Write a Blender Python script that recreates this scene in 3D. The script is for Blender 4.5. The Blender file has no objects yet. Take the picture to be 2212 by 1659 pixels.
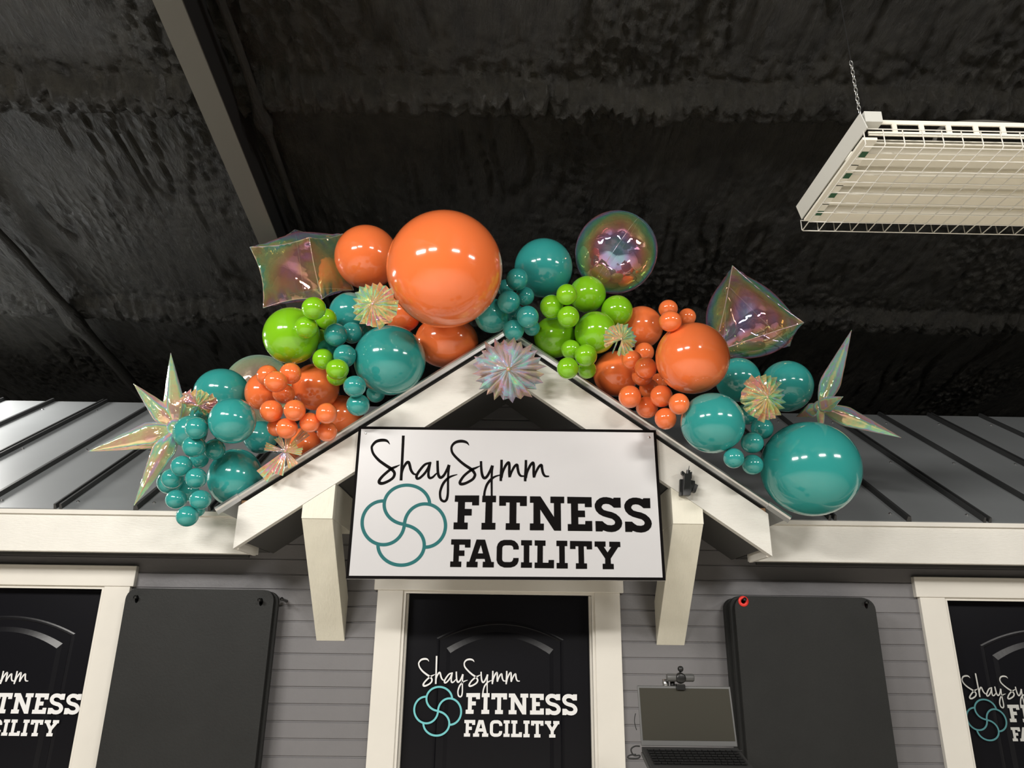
import bpy, bmesh, math, random
from mathutils import Vector, Matrix, noise
from mathutils.geometry import tessellate_polygon
random.seed(7)
SC = bpy.context.scene
COL = SC.collection

# ------------------------------------------------------------------ camera, world, lights, exposure
IMW, IMH, FPX = 2212, 1659, 1600.0
CAM = Vector((0, 0, 1.75))
_p, _y, _r = (math.radians(a) for a in (19.16, .71, .73))
_F = Vector((math.sin(_y)*math.cos(_p), math.cos(_y)*math.cos(_p), math.sin(_p)))
_R = Vector((math.cos(_y), -math.sin(_y), 0)); _U = _R.cross(_F)
_R, _U = math.cos(_r)*_R + math.sin(_r)*_U, -math.sin(_r)*_R + math.cos(_r)*_U
cd = bpy.data.cameras.new('camera'); cam = bpy.data.objects.new('camera', cd); COL.objects.link(cam)
cd.sensor_width = 36; cd.lens = FPX/IMW*36; cd.clip_start = .02
M3 = Matrix((_R, _U, -_F)).transposed().to_4x4()
cam.matrix_world = Matrix.Translation(CAM) @ M3
SC.camera = cam
vs = SC.view_settings
vs.view_transform = 'Standard'; vs.look = 'None'; vs.gamma = 1; vs.use_curve_mapping = False
vs.exposure = -0.27

w = bpy.data.worlds.new('world'); SC.world = w; w.use_nodes = True
w.node_tree.nodes['Background'].inputs[0].default_value = (.9, .95, 1, 1)
w.node_tree.nodes['Background'].inputs[1].default_value = .02

def area(name, loc, target, sx, sy, power, col=(1, .965, .91)):
    l = bpy.data.lights.new(name, 'AREA'); l.shape = 'RECTANGLE'; l.size = sx; l.size_y = sy
    l.energy = power; l.color = col
    o = bpy.data.objects.new(name, l); COL.objects.link(o); o.location = loc
    o.rotation_euler = (Vector(target)-Vector(loc)).to_track_quat('-Z', 'Y').to_euler()
    return o
# the hall's high-bay fixtures, in two rows along the room, behind and to the sides of the photographer
area('high_bay_lamp', (-2.9, -.5, 3.75), (-.9, 2.4, 1.4), 1.2, .38, 130)
area('high_bay_lamp', (-4.0, 4.0, 3.5), (-4.0, 4.0, 1.2), 1.2, .38, 240)
area('high_bay_lamp', (4.4, -.6, 3.75), (2.6, 2.2, 1.0), 1.2, .38, 70)
area('high_bay_lamp', (-1.9, -2.4, 4.1), (-1.4, 0, 0), 1.2, .38, 170)
area('high_bay_lamp', (2.0, -2.4, 4.1), (1.2, 0, 0), 1.2, .38, 150)

def ray(u, v): return _F + (u-IMW/2)/FPX*_R - (v-IMH/2)/FPX*_U
def at_y(u, v, y):
    r = ray(u, v); return CAM + r*(y/r.y)
def at_z(u, v, z):
    r = ray(u, v); return CAM + r*((z-CAM.z)/r.z)

# ------------------------------------------------------------------ materials
def newmat(name):
    m = bpy.data.materials.new(name); m.use_nodes = True
    nt = m.node_tree; return m, nt, nt.nodes['Principled BSDF']
def N(nt, t, **k):
    n = nt.nodes.new(t)
    for a, b in k.items():
        if a in n.inputs: n.inputs[a].default_value = b
        else: setattr(n, a, b)
    return n
def mat(name, col, rough=.5, metal=0, spec=.5, bump=0, bscale=40, bstretch=(1, 1, 1), vary=0, vscale=6, coat=0, sss=0):
    m, nt, b = newmat(name); L = nt.links
    b.inputs['Base Color'].default_value = (*col, 1); b.inputs['Roughness'].default_value = rough
    b.inputs['Metallic'].default_value = metal; b.inputs['Specular IOR Level'].default_value = spec
    b.inputs['Coat Weight'].default_value = coat; b.inputs['Coat Roughness'].default_value = .04
    if sss:
        b.inputs['Subsurface Weight'].default_value = sss; b.inputs['Subsurface Scale'].default_value = .03
        b.inputs['Subsurface Radius'].default_value = (1, .6, .4)
    tc = N(nt, 'ShaderNodeTexCoord'); mp = N(nt, 'ShaderNodeMapping'); mp.inputs['Scale'].default_value = bstretch
    L.new(tc.outputs['Object'], mp.inputs[0])
    if bump:
        n = N(nt, 'ShaderNodeTexNoise', Scale=bscale, Detail=6, Roughness=.6); L.new(mp.outputs[0], n.inputs['Vector'])
        bp = N(nt, 'ShaderNodeBump', Strength=bump, Distance=.004); L.new(n.outputs[0], bp.inputs['Height']); L.new(bp.outputs[0], b.inputs['Normal'])
    if vary:
        n = N(nt, 'ShaderNodeTexNoise', Scale=vscale, Detail=5, Roughness=.6); L.new(tc.outputs['Object'], n.inputs['Vector'])
        cr = N(nt, 'ShaderNodeValToRGB'); e = cr.color_ramp.elements
        e[0].position = .3; e[1].position = .7
        e[0].color = (*[c*(1-vary) for c in col], 1); e[1].color = (*[min(1, c*(1+vary)) for c in col], 1)
        L.new(n.outputs[0], cr.inputs[0]); L.new(cr.outputs[0], b.inputs['Base Color'])
    return m
M = {}
M['white_x'] = mat('white_rough_sawn_paint', (.74, .72, .67), .42, bump=.55, bscale=30, bstretch=(1.2, 1, 5), vary=.04, vscale=5)
M['white_z'] = mat('white_upright_timber_paint', (.76, .73, .62), .42, bump=.5, bscale=26, bstretch=(5, 2, 1), vary=.04, vscale=7)
M['trim'] = mat('cream_gloss_trim_paint', (.74, .71, .65), .3, bump=.1, bscale=12, vary=.02)
M['siding'] = mat('grey_siding_paint', (.175, .17, .176), .38, bump=.15, bscale=60, vary=.04)
M['soffit'] = mat('charcoal_soffit_paint', (.06, .06, .058), .5, bump=.1)
M['black'] = mat('black_fascia_paint', (.012, .011, .01), .5)
M['roof'] = mat('grey_standing_seam_metal', (.27, .285, .295), .42, metal=.3, bump=.06, bscale=3, vary=.05, vscale=2)
M['rib'] = mat('shaded_seam_metal', (.035, .036, .037), .45)  # shade along the roof seams, put into a darker rib colour
M['galv'] = mat('galvanised_edge_metal', (.62, .61, .6), .36, metal=.85, bump=.08, bscale=20)
M['screw'] = mat('zinc_screw', (.6, .6, .6), .3, metal=1)
M['wood'] = mat('raw_board_end', (.35, .2, .1), .8, vary=.2, vscale=30)
M['door'] = mat('black_door_gloss', (.004, .004, .006), .3, spec=.3, bump=.05, bscale=8)
M['mat'] = mat('black_foam_mat', (.015, .0155, .015), .6, spec=.3, bump=.25, bscale=120, vary=.12, vscale=5)
M['rubber'] = mat('black_rubber', (.01, .01, .01), .6)
M['red'] = mat('red_grommet_plastic', (.75, .03, .02), .4)
M['signw'] = mat('white_sign_panel', (.555, .55, .565), .3, spec=.5, vary=.01)
M['ink'] = mat('black_vinyl', (.002, .001, .001), .6, spec=.08)
M['inkteal'] = mat('teal_vinyl', (.012, .125, .13), .5, spec=.2)
M['vwhite'] = mat('white_vinyl', (.8, .8, .8), .4)
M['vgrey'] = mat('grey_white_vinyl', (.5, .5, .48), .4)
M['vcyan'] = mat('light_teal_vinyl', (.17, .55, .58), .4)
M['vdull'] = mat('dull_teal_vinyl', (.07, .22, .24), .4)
M['plastic'] = mat('black_plastic', (.012, .012, .012), .35)
M['laptop'] = mat('grey_laptop_shell', (.09, .09, .088), .4)
M['screen'] = mat('dark_laptop_screen', (.035, .032, .022), .5, spec=.2)
M['deck'] = mat('dark_keyboard_deck', (.03, .03, .03), .45)
M['key'] = mat('black_keycap', (.008, .008, .008), .35)
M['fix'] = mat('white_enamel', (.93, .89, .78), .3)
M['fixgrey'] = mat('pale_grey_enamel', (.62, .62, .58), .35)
M['tube'] = mat('unlit_tube_glass', (.9, .87, .78), .15)
M['wire'] = mat('white_coated_wire', (.8, .78, .72), .35)
M['green'] = mat('green_socket', (.02, .1, .04), .4)
M['chain'] = mat('steel_chain', (.6, .6, .58), .3, metal=1)
M['rafter'] = mat('dark_grey_rafter_paint', (.085, .08, .068), .55)
M['rafterweb'] = mat('black_rafter_web', (.006, .006, .006), .7)
M['floor'] = mat('pale_concrete_floor', (.86, .80, .70), .45, vary=.06, vscale=1)
M['hall'] = mat('grey_hall_wall', (.16, .16, .155), .7, vary=.1, vscale=1)
M['mirror'] = mat('white_hall_panel', (.6, .6, .58), .5)
BAL = dict(
    teal=mat('teal_latex', (.034, .31, .29), .13, coat=.5, sss=.15),
    orange=mat('orange_latex', (.92, .2, .055), .13, coat=.6, sss=.15),
    green=mat('lime_green_latex', (.22, .54, .012), .13, coat=.6, sss=.12))

def foam_mat():
    m, nt, b = newmat('black_sprayed_foam'); L = nt.links
    tc = N(nt, 'ShaderNodeTexCoord'); mp = N(nt, 'ShaderNodeMapping'); mp.inputs['Scale'].default_value = (1, .3, 1)
    L.new(tc.outputs['Object'], mp.inputs[0])
    n1 = N(nt, 'ShaderNodeTexNoise', Scale=13, Detail=10, Roughness=.72); L.new(mp.outputs[0], n1.inputs['Vector'])
    n2 = N(nt, 'ShaderNodeTexNoise', Scale=2.2, Detail=3, Roughness=.5); L.new(tc.outputs['Object'], n2.inputs['Vector'])
    v = N(nt, 'ShaderNodeTexVoronoi', Scale=26); L.new(mp.outputs[0], v.inputs['Vector'])
    mr = N(nt, 'ShaderNodeMapRange'); mr.inputs[1].default_value = .52; mr.inputs[2].default_value = .68
    L.new(n2.outputs[0], mr.inputs[0])
    mul = N(nt, 'ShaderNodeMath', operation='MULTIPLY'); L.new(v.outputs[0], mul.inputs[0]); L.new(mr.outputs[0], mul.inputs[1])
    ad = N(nt, 'ShaderNodeMath', operation='ADD'); L.new(n1.outputs[0], ad.inputs[0]); L.new(mul.outputs[0], ad.inputs[1])
    bp = N(nt, 'ShaderNodeBump', Strength=.85, Distance=.05); L.new(ad.outputs[0], bp.inputs['Height']); L.new(bp.outputs[0], b.inputs['Normal'])
    cr = N(nt, 'ShaderNodeValToRGB'); e = cr.color_ramp.elements
    e[0].position = .3; e[1].position = .7; e[0].color = (.005, .0047, .0037, 1); e[1].color = (.030, .0275, .021, 1)
    L.new(n1.outputs[0], cr.inputs[0]); L.new(cr.outputs[0], b.inputs['Base Color'])
    b.inputs['Roughness'].default_value = .42; b.inputs['Specular IOR Level'].default_value = .42
    return m
M['foam'] = foam_mat()

def foil_mat(name, see, freq=1.6, off=0., rough=.07, wrinkle=.5, wscale=8, pale=0., scat=.45):
    m = bpy.data.materials.new(name); m.use_nodes = True; nt = m.node_tree; L = nt.links
    nt.nodes.remove(nt.nodes['Principled BSDF']); out = nt.nodes['Material Output']
    tc = N(nt, 'ShaderNodeTexCoord')
    nz = N(nt, 'ShaderNodeTexNoise', Scale=wscale, Detail=3, Roughness=.5); L.new(tc.outputs['Object'], nz.inputs['Vector'])
    bp = N(nt, 'ShaderNodeBump', Strength=wrinkle, Distance=.02); L.new(nz.outputs[0], bp.inputs['Height'])
    lw = N(nt, 'ShaderNodeLayerWeight', Blend=.5); L.new(bp.outputs[0], lw.inputs['Normal'])
    a = N(nt, 'ShaderNodeMath', operation='MULTIPLY_ADD'); a.inputs[1].default_value = freq; a.inputs[2].default_value = off
    L.new(lw.outputs['Facing'], a.inputs[0])
    a2 = N(nt, 'ShaderNodeMath', operation='MULTIPLY_ADD'); a2.inputs[1].default_value = 1.1
    L.new(nz.outputs[0], a2.inputs[0]); L.new(a.outputs[0], a2.inputs[2])
    fr = N(nt, 'ShaderNodeMath', operation='FRACT'); L.new(a2.outputs[0], fr.inputs[0])
    cr = N(nt, 'ShaderNodeValToRGB'); E_ = cr.color_ramp.elements
    cols = [(0, (1, .42, .22)), (.16, (1, .75, .25)), (.32, (.8, 1, .35)), (.46, (.25, 1, .5)), (.6, (.3, .85, 1)), (.74, (.55, .45, .95)), (.87, (1, .35, .55)), (1, (1, .42, .22))]
    E_[0].position = 0; E_[0].color = (*cols[0][1], 1); E_[1].position = 1; E_[1].color = (*cols[-1][1], 1)
    for p, c in cols[1:-1]:
        e = E_.new(p); e.color = (*c, 1)
    L.new(fr.outputs[0], cr.inputs[0])
    mx = N(nt, 'ShaderNodeMixRGB'); mx.inputs[0].default_value = pale; mx.inputs[2].default_value = (1, 1, 1, 1); L.new(cr.outputs[0], mx.inputs[1])
    g = N(nt, 'ShaderNodeBsdfGlossy', Roughness=rough); L.new(mx.outputs[0], g.inputs[0]); L.new(bp.outputs[0], g.inputs['Normal'])
    t = N(nt, 'ShaderNodeBsdfTransparent'); t.inputs[0].default_value = (.97, .98, .98, 1)
    f = N(nt, 'ShaderNodeMapRange'); f.inputs[3].default_value = 1-see; f.inputs[4].default_value = min(1, 1.25-see)
    L.new(lw.outputs['Facing'], f.inputs[0])
    df = N(nt, 'ShaderNodeBsdfDiffuse'); L.new(mx.outputs[0], df.inputs[0]); L.new(bp.outputs[0], df.inputs['Normal'])
    tl_ = N(nt, 'ShaderNodeBsdfTranslucent'); L.new(mx.outputs[0], tl_.inputs[0])
    dt = N(nt, 'ShaderNodeMixShader'); dt.inputs[0].default_value = .35; L.new(df.outputs[0], dt.inputs[1]); L.new(tl_.outputs[0], dt.inputs[2])
    gd = N(nt, 'ShaderNodeMixShader'); gd.inputs[0].default_value = scat; L.new(g.outputs[0], gd.inputs[1]); L.new(dt.outputs[0], gd.inputs[2])
    s = N(nt, 'ShaderNodeMixShader'); L.new(f.outputs[0], s.inputs[0]); L.new(t.outputs[0], s.inputs[1]); L.new(gd.outputs[0], s.inputs[2])
    L.new(s.outputs[0], out.inputs[0])
    return m
M['film'] = foil_mat('clear_iridescent_film', .46, 1.2, -.80, .04, .7, 5, .14, .22)
M['filmseam'] = foil_mat('iridescent_film_seam', .25, 1.2, .2, .2, .3, 20, .35)
M['foil'] = foil_mat('iridescent_foil', .2, 1.9, -.55, .1, .7, 9, .28, .5)
M['foilfan'] = foil_mat('iridescent_pleated_foil', .06, .9, -.68, .1, .5, 18, .22, .5)
M['foilcool'] = foil_mat('cool_iridescent_pleated_foil', .1, .8, -.22, .1, .5, 16, .42, .5)

# ------------------------------------------------------------------ mesh helpers
class MB:
    def __init__(s): s.v = []; s.f = []
    def add(s, vs, fs):
        o = len(s.v); s.v += [Vector(p) for p in vs]; s.f += [tuple(i+o for i in f) for f in fs]; return s
    def box(s, x0, x1, y0, y1, z0, z1):
        return s.add([(x, y, z) for z in (z0, z1) for y in (y0, y1) for x in (x0, x1)],
                     [(0, 2, 3, 1), (4, 5, 7, 6), (0, 1, 5, 4), (2, 6, 7, 3), (0, 4, 6, 2), (1, 3, 7, 5)])
    def prism(s, poly, y0, y1):      # polygon in x,z, extruded along y (y0 is nearer the viewer)
        n = len(poly)
        vs = [(p[0], y0, p[1]) for p in poly] + [(p[0], y1, p[1]) for p in poly]
        tri = tessellate_polygon([[Vector((p[0], p[1], 0)) for p in poly]])
        fs = [tuple(t) for t in tri] + [tuple(i+n for i in reversed(t)) for t in tri]
        fs += [(i, i+n, (i+1) % n+n, (i+1) % n) for i in range(n)]
        return s.add(vs, fs)
    def extr(s, poly, d):            # 3D polygon extruded by vector d
        n = len(poly); d = Vector(d)
        return s.add([Vector(p) for p in poly]+[Vector(p)+d for p in poly],
                     [tuple(range(n)), tuple(range(2*n-1, n-1, -1))]+[(i, i+n, (i+1) % n+n, (i+1) % n) for i in range(n)])
    def tube(s, pts, r, n=8, cap=True):
        pts = [Vector(p) for p in pts]; rs = r if isinstance(r, (list, tuple)) else [r]*len(pts)
        rings = []; up = None
        for i, p in enumerate(pts):
            d = (pts[min(i+1, len(pts)-1)]-pts[max(i-1, 0)]).normalized()
            if up is None: up = d.orthogonal().normalized()
            up = (up-d*up.dot(d)).normalized(); b = d.cross(up)
            rings.append([p+(up*math.cos(a)+b*math.sin(a))*rs[i] for a in (2*math.pi*k/n for k in range(n))])
        o = len(s.v); s.v += [q for R_ in rings for q in R_]
        for i in range(len(pts)-1):
            for k in range(n):
                s.f.append((o+i*n+k, o+i*n+(k+1) % n, o+(i+1)*n+(k+1) % n, o+(i+1)*n+k))
        if cap:
            s.f.append(tuple(o+k for k in reversed(range(n)))); s.f.append(tuple(o+(len(pts)-1)*n+k for k in range(n)))
        return s
    def build(s, name, m, parent=None, smooth=False, bevel=0, fix=True, angle=None):
        me = bpy.data.meshes.new(name); me.from_pydata(s.v, [], s.f); me.materials.append(m)
        if fix:
            b = bmesh.new(); b.from_mesh(me); bmesh.ops.recalc_face_normals(b, faces=b.faces); b.to_mesh(me); b.free()
        if smooth:
            for p in me.polygons: p.use_smooth = True
        o = bpy.data.objects.new(name, me); COL.objects.link(o)
        if bevel:
            md = o.modifiers.new('bevel', 'BEVEL'); md.width = bevel; md.segments = 2; md.limit_method = 'ANGLE'
        if parent: o.parent = parent
        return o
def tag(o, label=None, cat=None, group=None, kind=None):
    if label: o['label'] = label
    if cat: o['category'] = cat
    if group: o['group'] = group
    if kind: o['kind'] = kind
    return o
def empty(name, loc=(0, 0, 0)):
    o = bpy.data.objects.new(name, None); COL.objects.link(o); o.location = loc; return o
def into(o, parent):   # parent while keeping world place (parents are unrotated empties)
    o.parent = parent; o.matrix_parent_inverse = Matrix.Translation(-Vector(parent.location)); return o
def shift_origin(o):   # move a mesh's origin to its own centre
    me = o.data; c = sum((v.co for v in me.vertices), Vector())/len(me.vertices)
    me.transform(Matrix.Translation(-c)); o.location = Vector(o.location)+c; return o

FLOOR = -.09
DW = 3.40           # front face of the sided wall
# ------------------------------------------------------------------ hall shell
def struct(o, label=None): tag(o, label, None, None, 'structure'); return o
fl_ = struct(MB().box(-8, 8, -9, 7.2, FLOOR-.1, FLOOR).build('floor', M['hall']))
struct(MB().box(-6.5, 6.5, -4.2, 3.39, FLOOR, FLOOR+.004).build('floor_pale_turf', M['floor']))
struct(MB().box(-8.1, -8, -9, 7.2, FLOOR, 6.2).build('wall_left', M['hall']))
struct(MB().box(8, 8.1, -9, 7.2, FLOOR, 6.2).build('wall_right', M['hall']))
struct(MB().box(-8.1, 8.1, -9.1, -9, FLOOR, 6.2).build('wall_rear', M['hall']))
struct(MB().box(-8.1, 8.1, 7.1, 7.2, FLOOR, 4).build('wall_far', M['hall']))
SL = .164
def ceil_z(y, c=2.7): return CAM.z + c - SL*y
def foam_ceiling():
    nx, ny = 640, 420; x0, x1, y0, y1 = -5.2, 5.2, 1.6, 7.1
    vs_, fs_ = [], []
    for j in range(ny+1):
        y = y0+(y1-y0)*j/ny
        for i in range(nx+1):
            x = x0+(x1-x0)*i/nx
            wob = .06*noise.noise(Vector((x*.8, 3.1, 0)))
            d = 0
            for c, wd, dep in ((2.66, .075, .085), (4.35, .09, .07), (6.0, .1, .06)):
                t = (y-c-wob)/wd
                d += dep*math.exp(-t*t*t*t)*(1+.25*noise.noise(Vector((x*7, y*2, 5)))-.35*max(0, 1-abs(noise.noise(Vector((x*11, y*1.5, 15))))*7))
            st = noise.noise(Vector((x*6, y*.9, 1.7)))
            gz = noise.noise(Vector((x*9+.4*noise.noise(Vector((x*2, y*2, 0))), y*1.6, 12.7)))
            gouge = max(0, 1-abs(gz)*9)*max(0, .25+noise.noise(Vector((x*1.7, y*1.5, 22.2))))*1.6
            crack = max(0, 1-abs(noise.noise(Vector((x*9, y*9, 31.0))))*10)
            crumb = noise.noise(Vector((x*42, y*24, 44.)))
            st2 = noise.noise(Vector((x*17, y*3.5, 8.7)))
            patch = max(0, noise.noise(Vector((x*1.3, y*1.1, 9.1)))-.05)*2.2
            fine = noise.noise(Vector((x*30, y*13, 2.2)))+.6*noise.noise(Vector((x*55, y*40, 4.2)))
            rid = abs(st2)
            near = sum(math.exp(-((y-c-wob)/.16)**2) for c in (2.62, 4.3))
            d += .014*st+.008*rid-.026*gouge+.006*noise.noise(Vector((x*30, y*6, 6.1)))+(.018*fine+.014*crumb)*patch+(.016*fine-.016*crack)*near+.004*crumb
            vs_.append((x, y, ceil_z(y)-d)); 
    for j in range(ny):
        for i in range(nx):
            a = j*(nx+1)+i; fs_.append((a, a+1, a+nx+2, a+nx+1))
    mb = MB(); mb.add(vs_, fs_)
    # plain remainder behind and beside the photographed bay
    mb.add([(-8, -9, ceil_z(-9)), (8, -9, ceil_z(-9)), (8, 1.6, ceil_z(1.6)), (-8, 1.6, ceil_z(1.6))], [(0, 1, 2, 3)])
    for s in (-1, 1): mb.add([(s*5.2, 1.6, ceil_z(1.6)), (s*8, 1.6, ceil_z(1.6)), (s*8, 7.1, ceil_z(7.1)), (s*5.2, 7.1, ceil_z(7.1))], [(0, 1, 2, 3)])
    o = mb.build('ceiling', M['foam'], smooth=True, fix=False); struct(o)
foam_ceiling()
def sloped(mb, x0, x1, c0, c1, y0=-2, y1=7.05):
    mb.extr([(x0, y0, ceil_z(y0, c0)), (x1, y0, ceil_z(y0, c0)), (x1, y0, ceil_z(y0, c1)), (x0, y0, ceil_z(y0, c1))], (0, y1-y0, -SL*(y1-y0)))
rt = empty('ceiling_rafter', (-1.18, 2, ceil_z(2, 2.5)))
struct(rt)
mb = MB(); sloped(mb, -1.232, -1.13, 2.40, 2.408); into(mb.build('flange', M['rafter']), rt)
mb = MB(); sloped(mb, -1.186, -1.178, 2.408, 2.74); into(mb.build('web', M['rafterweb']), rt)
def wobbly(name, x, c, r, y0, y1, m, blobs=(), seed=0):
    pts, rs = [], []
    n = 90
    for i in range(n+1):
        y = y0+(y1-y0)*i/n
        rr = r*(1+.18*noise.noise(Vector((y*5, seed, 0))))+sum(a*math.exp(-((y-b)/w_)**2) for b, w_, a in blobs)
        pts.append((x+.006*noise.noise(Vector((y*3, seed, 3))), y, ceil_z(y, c)-sum(a*.5*math.exp(-((y-b)/w_)**2) for b, w_, a in blobs))); rs.append(rr)
    return MB().tube(pts, rs, 12).build(name, m, smooth=True)
tag(wobbly('foam_coated_conduit', -1.085, 2.625, .018, -1, 7, M['foam'], ((2.72, .07, .028),), 1), 'thin conduit buried in dark foam running beside the steel rafter', 'pipe')
tag(wobbly('foam_coated_brace', -2.72, 2.60, .036, .5, 7, M['foam'], ((4.35, .12, .02),), 4), 'thicker foam-covered brace crossing the dark ceiling above the metal roof on the left', 'pipe')

# ------------------------------------------------------------------ sided wall with door openings
OPEN = [(-2.62, -1.742), (-.412, .405), (1.985, 2.85)]; OPZ = 1.945
def sided_wall():
    mb = MB(); pitch = .0663; z = FLOOR; rows = []
    k0 = 1.949 - 31*pitch
    rows.append((FLOOR, 0, k0, 0))
    zz = k0
    while zz < 2.83:
        g = .007
        rows += [(zz, 0, zz+.001, .005), (zz+.001, .005, zz+g-.001, .005), (zz+g-.001, .005, zz+g+.002, 0), (zz+g+.002, 0, zz+pitch, 0)]
        zz += pitch
    for za, da, zb, db in rows:
        if za < 2.12:
            iv = [(-4.5, 4.5)]
            if za < OPZ:
                iv = [(-4.5, OPEN[0][0]), (OPEN[0][1], OPEN[1][0]), (OPEN[1][1], OPEN[2][0]), (OPEN[2][1], 4.5)]
            zb_ = zb
            for a, b in iv: mb.add([(a, DW+da, za), (b, DW+da, za), (b, DW+db, zb_), (a, DW+db, zb_)], [(0, 1, 2, 3)])
        else:
            ha, hb = max(0, (2.845-za)/.70), max(0, (2.845-zb)/.70)
            mb.add([(.02-ha, DW+da, za), (.02+ha, DW+da, za), (.02+hb, DW+db, zb), (.02-hb, DW+db, zb)], [(0, 1, 2, 3)])
    # body of the wall behind the boards
    for a, b in [(-4.5, OPEN[0][0]), (OPEN[0][1], OPEN[1][0]), (OPEN[1][1], OPEN[2][0]), (OPEN[2][1], 4.5)]:
        mb.box(a, b, DW+.008, DW+.12, FLOOR, 2.13)
    for a, b in OPEN: mb.box(a, b, DW+.008, DW+.12, OPZ, 2.13)
    struct(mb.build('wall_front', M['siding'], fix=False))
sided_wall()

# ------------------------------------------------------------------ main metal roof (two stretches either side of the gable)
EY, EZ, RY, RS = 3.19, 2.262, 4.57, .657
RZ = EZ+(RY-EY)*RS
def roof(name, x0, x1, seams, label, gx):
    t = empty(name, ((x0+x1)/2, EY, EZ)); tag(t, label, 'roof')
    t['kind'] = 'structure'
    # panel: clipped along the valley with the gable roof
    s = 1 if x1 > 0 else -1
    n = Vector((0, -RS, 1)).normalized()
    top, bot = (s*.02, RY), (s*1.14, EY)
    outer = x1 if s > 0 else x0
    poly = [(outer, EY, EZ), (bot[0], EY, EZ), (s*.02, RY-.18, EZ+(RY-.18-EY)*RS), (s*.02, RY, RZ), (outer, RY, RZ)]
    mb = MB().extr(poly, n*-.012); into(mb.build('panel', M['roof']), t)
    for k, xs in enumerate(seams):
        dbl = k % 2 == 0
        for dx in ((-.012, .012) if dbl else (0,)):
            y0_, y1_ = EY, RY
            a = Vector((xs+dx, y0_, EZ)); b = Vector((xs+dx, y1_, RZ))
            w_ = .004 if dbl else .007
            mb = MB().extr([a+Vector((-w_*1.6, 0, -.002)), a+Vector((w_*1.6, 0, -.002)), a+Vector((w_, 0, 0))+n*.021, a+Vector((-w_, 0, 0))+n*.021], b-a)
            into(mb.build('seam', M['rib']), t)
        for yy in (EY+.06, EY+.62, EY+1.22):
            p = Vector((xs+.045*s*-1+.0, yy, EZ+(yy-EY)*RS))
            c = MB().tube([p, p+n*.003, p+n*.006], [.007, .007, .003], 8)
            into(c.build('screw', M['screw']), t)
    return t
roof('metal_roof', -4.5, 0, [-1.235, -1.56, -1.89, -2.22, -2.55, -2.88, -3.21], 'standing seam metal roof over the wall, the lighter stretch by the star balloon with four spikes', 0)
roof('metal_roof', 0, 4.5, [1.43, 1.763, 2.104, 2.44, 2.77, 3.1], 'standing seam metal roof over the wall, the darker stretch behind the huge teal balloon', 0)
# eave boards with the pale drip edge
for nm, a, b, lab in (('eave_fascia', -4.5, -1.032, 'white rough sawn fascia board under the lighter stretch of metal roof'), ('eave_fascia', 1.062, 4.5, 'white rough sawn fascia board under the darker stretch of metal roof')):
    t = empty(nm, ((a+b)/2, 3.2, 2.085)); tag(t, lab, 'fascia board')
    into(MB().box(a, b, 3.2, 3.238, 2.085, 2.243).build('board', M['white_x'], bevel=.002), t)
    mb = MB().box(a, b, 3.188, 3.2, 2.240, 2.258)
    into(mb.build('drip_edge', M['trim']), t)
mb = MB().box(-4.5, 4.5, 3.238, 3.41, 2.112, 2.13).box(-4.5, -1.0, 3.25, 3.262, 2.10, 2.112).box(1.035, 4.5, 3.25, 3.262, 2.10, 2.112).box(-4.5, -1.0, 3.386, 3.4, 2.085, 2.112).box(1.035, 4.5, 3.386, 3.4, 2.085, 2.112)
mb2 = MB()
# soffit only beside the gable
for a, b, c_, d_ in ((-4.5, -1.032, -4.5, -1.12), (1.062, 4.5, 1.15, 4.5)):
    mb2.box(a, b, 3.238, 3.41, 2.112, 2.13); mb2.box(c_, d_, 3.25, 3.262, 2.10, 2.112); mb2.box(c_, d_, 3.384, 3.398, 2.088, 2.112)
struct(mb2.build('soffit', M['soffit']))

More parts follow.
